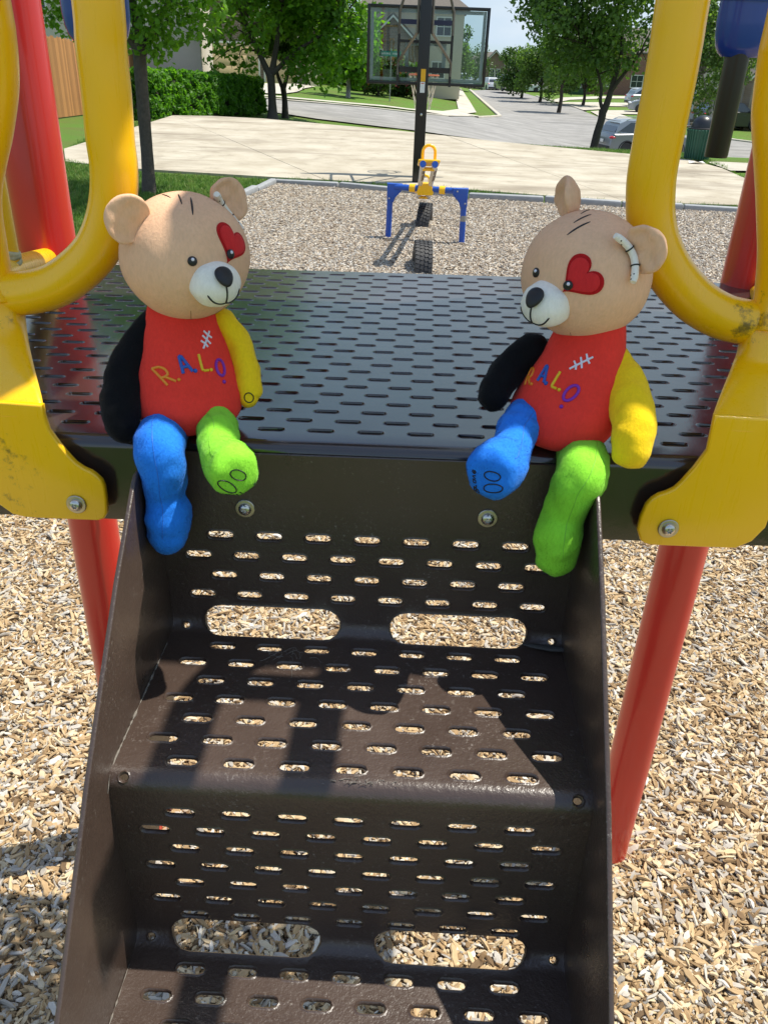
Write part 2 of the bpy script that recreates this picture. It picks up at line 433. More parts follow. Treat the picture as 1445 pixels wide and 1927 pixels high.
def kerb(name, pts, w=0.28, h=0.13, m=None):
    P = [(p[0], p[1]) for p in pts]; mb = MB(); vs_ = []; fs_ = []
    Q = []
    for i in range(len(P) - 1):
        n = max(1, int(math.hypot(P[i + 1][0] - P[i][0], P[i + 1][1] - P[i][1]) / 2.0))
        Q += [(P[i][0] + (P[i + 1][0] - P[i][0]) * k / n, P[i][1] + (P[i + 1][1] - P[i][1]) * k / n) for k in range(n)]
    Q.append(P[-1])
    for i, q in enumerate(Q):
        a = Q[max(0, i - 1)]; b = Q[min(len(Q) - 1, i + 1)]
        d = Vector((b[0] - a[0], b[1] - a[1])).normalized(); nn = Vector((-d.y, d.x)) * w / 2
        z = ground_z(*q)
        for sx, zz in ((-1, -0.05), (-1, h * 0.8), (-0.8, h), (0.8, h), (1, h * 0.8), (1, -0.05)):
            vs_.append((q[0] + nn.x * sx, q[1] + nn.y * sx, z + zz))
    for i in range(len(Q) - 1):
        for k in range(5): fs_.append([i * 6 + k, i * 6 + k + 1, (i + 1) * 6 + k + 1, (i + 1) * 6 + k])
    o = mb.add(vs_, fs_).build(name, m or M_WALK, None, 40); o['kind'] = 'structure'; return o

# ------------------------------------------------------------------ play structure (S frame: x along the deck front, y back, z up from the deck top)
MS = Matrix.Translation((-0.0091, 0.6682, 1.386)) @ Matrix.Rotation(-0.0325, 4, 'Z') @ Matrix.Rotation(0.0013, 4, 'X') @ Matrix.Rotation(-0.0154, 4, 'Y')
PLAY = thing('play_structure', 'brown perforated playground platform with steps, red posts and yellow handrails', 'play structure', (-0.0091, 0.6682, 0), -0.0325)
PITCH, ROW = 0.0473, 0.02385
_pi = WM[PLAY.name].inverted() @ MS
for p, r, k in (((0.3338,0.075,0.1048), 0.032, 0.42), ((0.3356,0.085,0.1273), 0.020, 0.32), ((0.3253,0.08,0.1138), 0.03, 0.26), ((-0.3361,-0.012,-0.0195), 0.06, 0.22), ((-0.3183,-0.012,-0.0352), 0.05, 0.16), ((-0.3578,0.08,0.0918), 0.03, 0.22), ((-0.3388,-0.012,-0.0614), 0.04, 0.2), ((-0.3207,0,0.0284), 0.03, 0.18), ((0.286,-0.012,-0.0409), 0.05, 0.12)):
    GRIME.append((tuple(_pi @ Vector(p)), r, k))
M_YEL = m_yellow()

def stadium(cx, cy, hl, r, n=5):
    out = []
    for s in (1, -1):
        for k in range(n + 1):
            a = -math.pi / 2 + math.pi * k / n
            out.append(Vector((cx + s * (hl + r * math.cos(a)), cy + s * r * math.sin(a))))
    return out
def in_stadium(p, h):
    dx = max(0, abs(p.x - h[0]) - h[2]); return math.hypot(dx, p.y - h[1]) < h[3] - 1e-5

def perforated(name, poly, holes, extra, mapper, m, thick=0.006, lip=0.0026, raised=0.0007, parent=PLAY):
    V = []; E = []; Z = []
    def loop(pts, z):
        n = len(V); V.extend(pts); Z.extend([z] * len(pts)); k = len(pts)
        E.extend([(n + i, n + (i + 1) % k) for i in range(k)]); return list(range(n, n + k))
    outer = loop([Vector(p) for p in poly], 0)
    inner = []
    for h in holes:
        big = h[2] > 0.03
        nn = 7 if big else 4
        if not big: loop(stadium(h[0], h[1], h[2], h[3] + lip + 0.0007, nn), 0)
        loop(stadium(h[0], h[1], h[2], h[3] + lip, nn), 0)
        loop(stadium(h[0], h[1], h[2], h[3] + lip * 0.5, nn), raised)
        inner.append(loop(stadium(h[0], h[1], h[2], h[3], nn), -0.0006))
    for p in extra:
        V.append(Vector(p)); Z.append(0)
    r = delaunay_2d_cdt(V, E, [], 0, 1e-6)
    rv = r[0]; zz = [0.0] * len(rv); back = {}
    for i, o in enumerate(r[3]):
        if o: zz[i] = Z[o[0]]
        for q in o: back[q] = i
    faces = []
    import collections
    cells = collections.defaultdict(list)
    for h in holes:
        for cx in range(int((h[0] - h[2] - h[3]) // 0.05), int((h[0] + h[2] + h[3]) // 0.05) + 1):
            for cy in range(int((h[1] - h[3]) // 0.05), int((h[1] + h[3]) // 0.05) + 1): cells[(cx, cy)].append(h)
    for f in r[2]:
        c = sum((rv[i] for i in f), Vector((0, 0))) / len(f)
        if any(in_stadium(c, h) for h in cells[(int(c.x // 0.05), int(c.y // 0.05))]): continue
        faces.append(list(f))
    P = []
    for q, z in zip(rv, zz):
        p, n = mapper(q.x, q.y); P.append(p + n * z)
    n0 = len(P)
    for lp in inner + [outer]:
        ids = [back[i] for i in lp]; k = len(ids); b0 = len(P)
        for i in ids:
            p, n = mapper(rv[i].x, rv[i].y); P.append(p - n * thick)
        faces += [[ids[i], ids[(i + 1) % k], b0 + (i + 1) % k, b0 + i] for i in range(k)]
    mb = MB(); mb.add(P, faces)
    return mb.build(name, m, parent, 50, space=MS)

def lin(a, b, n): return [a + (b - a) * i / n for i in range(n + 1)]

# deck -------------------------------------------------------------
DW = 0.60; DC = -0.005
def deck_map(u, v):
    # v > 0.014: flat top; below that the rolled front edge turns down into the face
    r = 0.012; y0 = 0.018
    if v >= y0: return Vector((u, v, 0)), Vector((0, 0, 1))
    s = y0 - v; a = s / r
    if a <= math.pi / 2:
        return Vector((u, y0 - r * math.sin(a), -r + r * math.cos(a))), Vector((0, -math.sin(a), math.cos(a)))
    return Vector((u, y0 - r, -r - (s - r * math.pi / 2))), Vector((0, -1, 0))
VB = 0.018 - (0.012 * math.pi / 2 + 0.074)
holes = []
for j in range(27):
    y = 0.0405 + ROW * j
    off = 0 if j % 2 == 0 else PITCH / 2
    for k in range(-13, 14):
        x = -0.0075 + off + k * PITCH
        if abs(x - DC) < DW - 0.03 and not (y > 0.59 and abs(x - DC) > 0.49): holes.append((x, y, 0.0090, 0.0031))
holes += [(-0.302, -0.053 + 0.018 - 0.012 * math.pi / 2 + 0.012, 0.0145, 0.007), (0.300, -0.053 + 0.018 - 0.012 * math.pi / 2 + 0.012, 0.0145, 0.007)]
poly = [(x, VB) for x in lin(DC - DW, DC + DW, 40)] + [(DC + DW, v) for v in lin(0.0, 0.684, 12)] + [(x, 0.684) for x in lin(DC + DW, DC - DW, 40)[1:]] + [(DC - DW, v) for v in lin(0.684, 0.0, 12)[1:]]
extra = [(x, v) for v in (0.018, 0.0145, 0.011, 0.0075, 0.004, 0.0015, -0.0009) for x in lin(DC - DW + 0.01, DC + DW - 0.01, 40)]
perforated('deck', poly, holes, extra, deck_map, M_DECK, lip=0.0019, raised=0.0005)
mb = MB()   # side and back skirts of the deck
mb.box((DC - DW + 0.003, 0.348, -0.046), (0.006, 0.66, 0.078)); mb.box((DC + DW - 0.003, 0.348, -0.046), (0.006, 0.66, 0.078)); mb.box((DC, 0.680, -0.046), (2 * DW, 0.006, 0.078))
mb.build('deck_skirt', M_BROWN, PLAY, space=MS)

# stairs -----------------------------------------------------------
SC, SHW = -0.008, 0.1985; RISE, RUN = 0.2073, 0.2050
r_i, r_o = 0.014, 0.015
def make_prof(top):
    """profile in the y-z plane, arc length increasing downwards/forwards"""
    pts = [(0.0, -top)]
    for a in lin(0, math.pi / 2, 7): pts.append((-r_i + r_i * math.cos(a), -RISE + r_i - r_i * math.sin(a)))
    for a in lin(0, math.pi / 2, 8): pts.append((-RUN + r_o - r_o * math.sin(a), -RISE - r_o + r_o * math.cos(a)))
    pts.append((-RUN, -RISE - 0.0285)); 
    s = [0]
    for i in range(1, len(pts)): s.append(s[-1] + math.hypot(pts[i][0] - pts[i - 1][0], pts[i][1] - pts[i - 1][1]))
    return pts, s
def step_part(top, first):
    pts, s = make_prof(top)
    def mp(u, v):
        v = min(max(v, 0), s[-1])
        for i in range(1, len(s)):
            if v <= s[i] + 1e-9: break
        t = (v - s[i - 1]) / max(1e-9, s[i] - s[i - 1])
        y = pts[i - 1][0] + (pts[i][0] - pts[i - 1][0]) * t; z = pts[i - 1][1] + (pts[i][1] - pts[i - 1][1]) * t
        dy, dz = pts[i][0] - pts[i - 1][0], pts[i][1] - pts[i - 1][1]; l = math.hypot(dy, dz)
        return Vector((u, y, z)), Vector((0, dz / l, -dy / l))
    vz = lambda z: -z - top                                          # on the riser
    arc_i = r_i * math.pi / 2; v_t0 = (RISE - r_i - top) + arc_i
    vy = lambda y: v_t0 + (-y - r_i)                                 # on the tread
    H = []
    x7 = -0.1501 + 0.0006
    if first: rows = [(-0.0956, 0), (-0.119, 1), (-0.1423, 0), (-0.1657, 1)]
    else: rows = [(-0.0368, 0), (-0.0588, 1), (-0.0815, 0), (-0.1042, 1), (-0.1269, 0), (-0.1496, 1), (-0.1722, 0)]
    for z, odd in rows:
        for k in range(8 if odd else 7):
            x = x7 + (k - 0.5 * odd) * PITCH
            if abs(x - SC) < SHW - 0.024: H.append((x, vz(z), 0.0084, 0.0038))
    for j in range(7):
        odd = j % 2; y = -0.0301 - 0.02538 * j
        for k in range(8 if odd else 7):
            x = x7 + (k - 0.5 * odd) * PITCH
            if abs(x - SC) < SHW - 0.024: H.append((x, vy(y), 0.0084, 0.0042))
    vb = (RISE - r_i - top) + arc_i * 0.17
    for cx in (-0.1035, 0.0858): H.append((cx, vb, 0.0515, 0.0175))
    for cx in (-0.194, 0.178): 
        H.append((cx + (0.0), v_t0 + (RUN - r_i - r_o) + r_o * 0.72, 0.0004, 0.0032))
    for cx in (-0.1985 + 0.006, 0.1815 - 0.001): H.append((cx, vz(-0.2) if False else (RISE - r_i - top) + arc_i * 0.5, 0.0004, 0.0026))
    s1 = s[-1]; a, b = SC - SHW - 0.0012, SC + SHW + 0.0012
    poly = [(x, 0) for x in lin(a, b, 20)] + [(b, v) for v in lin(0, s1, 40)[1:]] + [(x, s1) for x in lin(b, a, 20)[1:]] + [(a, v) for v in lin(s1, 0, 40)[1:-1]]
    ex = []
    for i, (q, v) in enumerate(zip(pts, s)):
        if 0 < i < len(pts) - 1:
            for x in lin(a + 0.004, b - 0.004, 60):
                if not any(in_stadium(Vector((x, v)), (h[0], h[1], h[2], h[3] + 0.003)) for h in H): ex.append((x, v))
    return perforated('stair_step', poly, H, ex, mp, M_BROWN, thick=0.0028, lip=0.0026, raised=0.0008)
st1 = step_part(0.0075, True)
st2 = step_part(0.0285, False)
inv_d = MS.to_3x3()
wr = WM[PLAY.name].to_3x3().inverted()
def s_shift(o, dy, dz): o.location = wr @ (inv_d @ Vector((0, dy, dz)))
s_shift(st2, -RUN, -RISE)
for k in range(2, 6):
    c = st2.copy(); COL.objects.link(c); c.parent = PLAY; s_shift(c, -RUN * k, -RISE * k)
# side plates of the stairs
def stringer(x0, x1):
    top = []
    pts = [(0.0, -0.034), (-0.012, -0.028), (-0.026, -0.016), (-0.034, -0.0115), (-0.042, -0.012), (-0.05, -0.0165), (-0.118, -0.0735), (-0.20, -0.152), (-0.235, -0.186), (-0.335, -0.296), (-1.24, -1.214), (-1.24, -1.36), (-1.10, -1.36), (0.0, -0.25)]
    mb = MB(); mb.prism([(y, z) for y, z in pts], x1 - x0, bev=0.0016)
    M = Matrix(((0, 1, 0, x0), (1, 0, 0, 0), (0, 0, 1, 0), (0, 0, 0, 1)))
    mb.xf(M)
    return mb.build('stair_side_plate', M_BROWN, PLAY, 50, space=MS)
stringer(SC - SHW - 0.0045, SC - SHW); stringer(SC + SHW, SC + SHW + 0.0045)
# fillet welds where tread meets the side plates
def star(r0, r1, n=6):
    return [(r0 if k % 2 == 0 else r1, math.pi * k / n) for k in range(2 * n)]
def bolt_mb(c, nrm=(0, -1, 0)):
    M = MS @ Matrix.Translation(c) @ Vector(nrm).to_track_quat('Z', 'Y').to_matrix().to_4x4()
    w = MB(); w.lathe([(0.0042, 0.0), (0.0094, 0.0), (0.0094, 0.0012), (0.0089, 0.0017), (0.0066, 0.0019), (0.0042, 0.0019)], 28, M)
    b = MB(); seg = 24; prof = [(0.0062, 0.0018), (0.0062, 0.0026), (0.0058, 0.0038), (0.0050, 0.0048), (0.0040, 0.0055)]
    vs_ = []; fs_ = []
    for r, z in prof:
        for k in range(seg): a = 2 * math.pi * k / seg; vs_.append(M @ Vector((r * math.cos(a), r * math.sin(a), z)))
    def lobe(z, sc=1.0):
        for k in range(seg):
            a = 2 * math.pi * k / seg; r = (0.0026 + 0.0006 * math.cos(6 * a)) * sc; vs_.append(M @ Vector((r * math.cos(a), r * math.sin(a), z)))
    lobe(0.0058); lobe(0.0034, 0.95)
    for i in range(6):
        for k in range(seg): fs_.append([i * seg + k, i * seg + (k + 1) % seg, (i + 1) * seg + (k + 1) % seg, (i + 1) * seg + k])
    fs_.append([6 * seg + k for k in range(seg)])
    b.add(vs_, fs_); b.lathe([(0.0009, 0.0034), (0.0009, 0.0054), (0.0006, 0.0056)], 8, M)
    return w, b
def bolt(c, parent, nrm=(0, -1, 0)):
    w, b = bolt_mb(c, nrm)
    w.build('washer', M_STEELD, parent, 30); b.build('bolt', M_STEEL, parent, 30)
for x in (-0.1233, 0.1053):
    for z in (-0.0645, -0.031): bolt((x, -0.0001, z), st1)

# posts ---------------------------------------------------------------
for i, (x, y) in enumerate(((-0.5565, 1.3420), (0.5740, 1.3350))):
    mb = MB(); mb.lathe([(0.0445, -0.15), (0.0445, 3.4), (0.040, 3.42)], 40, Matrix.Translation((x, y, 0)))
    mb.build('post', M_RED, PLAY)

# yellow handrails ------------------------------------------------------
def handrail(loop_px, bow, plate, trans, bolt_c, side):
    mb = MB()
    mb.tube([Vector(p) for p in spline(loop_px, 8)], 0.0208, 24)
    mb.tube([Vector(p) for p in spline(bow, 8)], 0.0205, 24)
    mb.tube([Vector((bow[0][0], 0.065, 0.658)), Vector((loop_px[0][0], 0.065, 0.658))], 0.0190, 20)
    # flattened, flared tube end between the bend and the plate
    vs_ = []; fs_ = []; seg = 28; rr = spline(trans, 6)
    for c in rr:                                   # (x centre, z, half width, half thickness)
        for k in range(seg):
            a = 2 * math.pi * k / seg; e = 0.75
            cx = math.copysign(abs(math.cos(a)) ** e, math.cos(a)); sy = math.copysign(abs(math.sin(a)) ** e, math.sin(a))
            vs_.append((c[0] + c[2] * cx, c[4] + c[3] * sy, c[1]))
    for i in range(len(rr) - 1):
        for k in range(seg): fs_.append([i * seg + k, i * seg + (k + 1) % seg, (i + 1) * seg + (k + 1) % seg, (i + 1) * seg + k])
    fs_.append(list(range(seg))); fs_.append([(len(rr) - 1) * seg + k for k in range(seg)])
    mb.add(vs_, fs_)
    mb.prism(plate, 0.007, Matrix.Translation((0, -0.0115, 0)), bev=0.0022)
    o = mb.build('handrail', M_YEL, PLAY, 45, space=MS)
    bolt(bolt_c, o)
    return o
yr = -0.022
LOOP_L = [(-0.228, -0.10, 0.66), (-0.228, -0.02, 0.66), (-0.228, 0.05, 0.655), (-0.229, 0.088, 0.60), (-0.232, 0.099, 0.48), (-0.2365,0.1,0.347), (-0.2389,0.1,0.3144), (-0.2396,0.1,0.2802), (-0.2417,0.1,0.2446), (-0.2419,0.1,0.2209), (-0.2461,0.1,0.1955), (-0.2552,0.1,0.1708), (-0.2691,0.1,0.1486), (-0.2894,0.1,0.13), (-0.3146,0.1,0.1147), (-0.3414,0.1,0.1073), (-0.3653,0.1,0.1051), (-0.3811,0.1,0.1046)]
BOW_L = [(-0.335, -0.10, 0.66), (-0.335, -0.02, 0.66), (-0.335, 0.05, 0.655), (-0.333, 0.088, 0.60), (-0.331, 0.099, 0.48), (-0.3309,0.1,0.3456), (-0.3314,0.1,0.3216), (-0.3339,0.1,0.2983), (-0.3388,0.1,0.2782), (-0.3496,0.1,0.249), (-0.3602,0.1,0.2256), (-0.3694,0.1,0.2023), (-0.3742,0.1,0.1793), (-0.3757,0.1,0.1509), (-0.3773,0.1,0.1214), (-0.3718,0.085,0.095)]
LOOP_R = [(0.229, -0.10, 0.66), (0.229, -0.02, 0.66), (0.229, 0.05, 0.655), (0.229, 0.088, 0.60), (0.230, 0.099, 0.48), (0.2307,0.1,0.3542), (0.2313,0.1,0.3252), (0.2311,0.1,0.2945), (0.2299,0.1,0.2612), (0.2292,0.1,0.23), (0.231,0.1,0.2097), (0.2349,0.1,0.1899), (0.2433,0.1,0.1691), (0.2603,0.1,0.1443), (0.2856,0.1,0.1208), (0.3125,0.1,0.1063), (0.3373,0.1,0.1006), (0.3572,0.1,0.0992)]
BOW_R = [(0.342, -0.10, 0.66), (0.342, -0.02, 0.66), (0.342, 0.05, 0.655), (0.338, 0.088, 0.60), (0.323, 0.099, 0.48), (0.3191,0.1,0.3384), (0.3191,0.1,0.3175), (0.3211,0.1,0.2963), (0.323,0.1,0.28), (0.3269,0.1,0.2645), (0.3367,0.1,0.2325), (0.344,0.1,0.2073), (0.356,0.1,0.1617), (0.3617,0.1,0.1242), (0.3591,0.085,0.0937)]
def p2(*a): return [(p[0], p[2]) for p in a]
PL_L = p2((-0.3568,-0.008,-0.065), (-0.3451,-0.008,-0.0755), (-0.3328,-0.008,-0.0784), (-0.3168,-0.008,-0.0788), (-0.2874,-0.008,-0.0786), (-0.2632,-0.008,-0.0786), (-0.2566,-0.008,-0.076), (-0.2531,-0.008,-0.07), (-0.2515,-0.008,-0.0556), (-0.2513,-0.008,-0.0415), (-0.2529,-0.008,-0.0354), (-0.2567,-0.008,-0.0306), (-0.2615,-0.008,-0.0265), (-0.268,-0.008,-0.0235), (-0.2745,-0.008,-0.0183), (-0.2801,-0.008,-0.0105), (-0.2858,-0.008,-0.0011), (-0.2934,-0.008,0.0138), (-0.2951,-0.008,0.0276), (-0.2946,-0.008,0.0378), (-0.3627,-0.008,0.0402), (-0.3679,-0.008,0.0145), (-0.3702,-0.008,-0.0121), (-0.3705,-0.008,-0.0395), (-0.3651,-0.008,-0.0562))
PL_R = p2((0.2418,-0.008,-0.0644), (0.2466,-0.008,-0.0756), (0.2511,-0.008,-0.0789), (0.2573,-0.008,-0.0803), (0.2949,-0.008,-0.0802), (0.3344,-0.008,-0.08), (0.3476,-0.008,-0.0718), (0.3564,-0.008,-0.0566), (0.3575,-0.008,-0.0398), (0.351,-0.008,-0.0078), (0.3433,-0.008,0.0178), (0.3351,-0.008,0.0494), (0.3135,-0.008,0.05), (0.2874,-0.008,0.0509), (0.2878,-0.008,0.0367), (0.2881,-0.008,0.0175), (0.2806,-0.008,0.0007), (0.2726,-0.008,-0.0133), (0.2674,-0.008,-0.0205), (0.2611,-0.008,-0.0246), (0.255,-0.008,-0.027), (0.2496,-0.008,-0.0316), (0.2455,-0.008,-0.0379), (0.2425,-0.008,-0.0513))
TR_L = []
for p, q, t in (((-0.4022,0.1,0.108), (-0.3466,0.1,0.1097), 0.0205), ((-0.4044,0.092,0.0817), (-0.3485,0.092,0.0804), 0.0195), ((-0.396,0.066,0.0638), (-0.3364,0.066,0.0658), 0.0165), ((-0.3832,0.033,0.0495), (-0.3182,0.033,0.0519), 0.0115), ((-0.3717,0.004,0.0362), (-0.3016,0.004,0.0353), 0.0070), ((-0.367,-0.0075,0.0272), (-0.2968,-0.0075,0.0248), 0.0042)):
    TR_L.append(((p[0] + q[0]) / 2, (p[2] + q[2]) / 2, (q[0] - p[0]) / 2, t, p[1]))
TR_R = []
for p, q, t in (((0.334,0.1,0.1085), (0.3843,0.1,0.1076), 0.0205), ((0.3328,0.085,0.0776), (0.3828,0.085,0.0768), 0.0190), ((0.3221,0.062,0.0687), (0.3697,0.062,0.0679), 0.0165), ((0.3055,0.03,0.0582), (0.353,0.03,0.0575), 0.0115), ((0.2905,0,0.0477), (0.3393,0,0.0472), 0.0065), ((0.2882,-0.0075,0.0375), (0.3382,-0.0075,0.0375), 0.0042)):
    TR_R.append(((p[0] + q[0]) / 2, (p[2] + q[2]) / 2, (q[0] - p[0]) / 2, t, p[1]))
handrail(LOOP_L, BOW_L, PL_L, TR_L, (-0.2804, -0.0118, -0.0608), -1)
handrail(LOOP_R, BOW_R, PL_R, TR_R, (0.2691, -0.0118, -0.0608), 1)

# left guard rail: yellow upright and bar welded to the red post
mb = MB()
a = Vector((-0.5466,1.305,1.399)); b = Vector((-0.486,1.06,1.442)); c = Vector((-0.4087,0.75,1.488))
mb.tube([a, b, c], 0.0165, 20)
u0 = Vector((-0.4777,1.02,1.455)); 
mb.tube([u0, u0 + Vector((0, 0, 0.9))], 0.0165, 20)
mb.build('guard_rail', M_YEL, PLAY)
mb = MB()
a = Vector((0.5779,1.3,1.389)); mb.tube([a, Vector((0.426,0.85,1.466))], 0.0165, 20)
mb.build('guard_rail', M_YEL, PLAY)
# knotted strip of cloth round the left upright
st = thing('cloth_strip', 'pale striped strip of cloth knotted round the yellow upright beside the left red post', 'ribbon', tuple(u0 + Vector((0, 0, -0.005))))
mb = MB()
random.seed(3)
for k in range(3):
    zc = 0.004 + 0.0055 * k
    ring = [u0 + Vector((0.0172 * math.cos(t), 0.0172 * math.sin(t), zc + 0.0022 * math.sin(2 * t + k * 2))) for t in lin(0, 2 * math.pi, 20)[:-1]]
    mb.tube(ring, 0.0017, 8, closed=True, flat=1.9)
mb.build('wrap', simple('pale_cloth', (0.50, 0.46, 0.28), 0.9, var=0.6, scale=160), st)
mb = MB(); kk = u0 + Vector((0.012, -0.014, 0.006))
mb.tube(spline([kk, kk + Vector((0.003, -0.005, -0.004)), kk + Vector((0.001, -0.006, -0.012))], 5), [0.0022] * 11, 8, flat=0.5)
mb.build('loose_end', simple('dark_cloth', (0.03, 0.03, 0.03), 0.9), st)

# blue rounded housings hanging over the deck, the right one with its brown pipe
def housing(px_l, px_r, Y, bottom, top=2.75):
    cx = (px_l[0] + px_r[0]) / 2; hw = (px_r[0] - px_l[0]) / 2
    mb = MB(); prof = []
    for z, k in ((0, 0.62), (0.004, 0.76), (0.011, 0.88), (0.022, 0.96), (0.036, 1.0), (0.3, 1.02), (top - bottom, 1.02)):
        prof.append((hw * k, z))
    mb.lathe(prof, 40, Matrix.Translation((cx, Y, bottom)) @ Matrix.Diagonal((1, 0.55, 1, 1)))
    mb.lathe([(hw * 1.015, 0.055), (hw * 1.035, 0.058), (hw * 1.035, 0.063), (hw * 1.015, 0.066)], 40, Matrix.Translation((cx, Y, bottom)) @ Matrix.Diagonal((1, 0.58, 1, 1)))
    o = mb.build('overhead_housing', M_BLUE, PLAY)
    return o, cx, hw
h, cx, hw = housing((-0.4377,1.22,1.724), (-0.3503,1.22,1.721), 1.22, (-0.3965,1.22,1.696)[2])
h, cx, hw = housing((0.3604,1.1,1.728), (0.4276,1.1,1.726), 1.10, (0.396,1.1,1.709)[2])
pt = Vector((0.3924,1.1,1.711)); pb = Vector((0.3999,1.1,1.601))
mb = MB(); mb.tube([Vector((pt.x, 1.10, pb.z)), Vector((pt.x, 1.10, pb.z + 0.003)), Vector((pt.x, 1.10, pt.z + 0.01))], [0.0132, 0.0138, 0.0138], 24)
mb.build('hanging_pipe', M_DKPIPE, h)

# unseen overhead boards and frame, added to shade the bears and rail ends
def shade_board(x0, x1):
    mb = MB(); out = [(x0, 0.175), (x0 + 0.02, 0.155), (x1 - 0.03, 0.155), (x1, 0.185), (x1, 0.63), (x1 - 0.03, 0.66), (x0 + 0.02, 0.66), (x0, 0.64)]
    mb.prism(out, 0.03, Matrix(((1, 0, 0, 0), (0, 0, 1, 0), (0, -1, 0, 1.02), (0, 0, 0, 1))), bev=0.008)
    mb.build('added_shade_panel', M_BLUE, PLAY, space=MS)
shade_board(0.185, 0.92); shade_board(-0.26, 0.105)
mb = MB(); mb.tube([(-0.568, 0.655, 0.972), (0.92, 0.655, 0.972)], 0.0167, 16); mb.tube([(-0.20, 0.25, 0.972), (0.90, 0.25, 0.972)], 0.0167, 16); mb.tube([(-0.568, 0.655, 0.972), (-0.20, 0.25, 0.972)], 0.0167, 16)
mb.build('added_shade_frame', M_YEL, PLAY, space=MS)
# pale worn line where the treads meet the left side plate, and scuffs on the first nose
M_WEAR = simple('worn_coating', (0.17, 0.15, 0.128), 0.85, var=0.7, scale=260)
rs = random.Random(9)
for k in range(3):
    mb = MB(); y0, z0 = -RUN * k, -RISE * (k + 1)
    P = [(SC - SHW + 0.0008, y0 - 0.03 - 0.155 * i / 40, z0 + 0.0008) for i in range(41)] + [(SC - SHW + 0.0008, y0 - RUN + 0.004 - 0.004 * i, z0 - 0.004 - 0.005 * i) for i in range(3)]
    mb.tube(P, [max(0.0001, 0.0011 * rs.choice((0.1, 0.5, 0.8, 1.0, 1.3)) * (0.3 + 0.7 * min(1, i / 16))) for i in range(len(P))], 6)
    mb.build('worn_seam', M_WEAR, PLAY, space=MS)
mb = MB()
for k in range(26):
    x = -0.004 + rs.gauss(0, 0.012); a = rs.uniform(0, 6.28); l = rs.uniform(0.002, 0.010); y = -0.1965 + rs.gauss(0, 0.002)
    mb.tube(spline([(x, y, -0.2070), (x + l * math.cos(a) * 0.5, y + 0.001 * rs.random(), -0.20690), (x + l * math.cos(a), y + l * 0.2 * math.sin(a), -0.20695)], 3), 0.00025, 4)
for k in range(22):
    x = -0.09 + rs.gauss(0, 0.016); y = -0.034 - abs(rs.gauss(0, 0.010)); a = rs.uniform(0, 6.28); l = rs.uniform(0.004, 0.014)
    mb.tube(spline([(x, y, -0.2071), (x + l * math.cos(a) * .6, y + l * .5 * math.sin(a + .6), -0.2071), (x + l * math.cos(a), y + l * math.sin(a), -0.2071)], 3), 0.00022, 4)
mb.build('scuffs', M_WEAR, PLAY, space=MS)['kind'] = 'stuff'

tag(thing('wood_splinter', 'grey sliver of wood lying on the top tread by the right big slot', 'wood chip', tuple(MS @ Vector((0.178, -0.014, -0.206)))), None)
ws = bpy.data.objects['wood_splinter']
mb = MB(); mb.tube([MS @ Vector(p) for p in ((0.151, -0.010, -0.2035), (0.160, -0.0125, -0.2030), (0.178, -0.016, -0.2025), (0.192, -0.016, -0.2030), (0.198, -0.0165, -0.2045))], [0.0008, 0.0030, 0.0042, 0.0036, 0.0016], 8, flat=0.55)
mb.build('sliver', simple('weathered_wood', (0.06, 0.058, 0.055), 0.8, var=0.3, scale=90), ws)

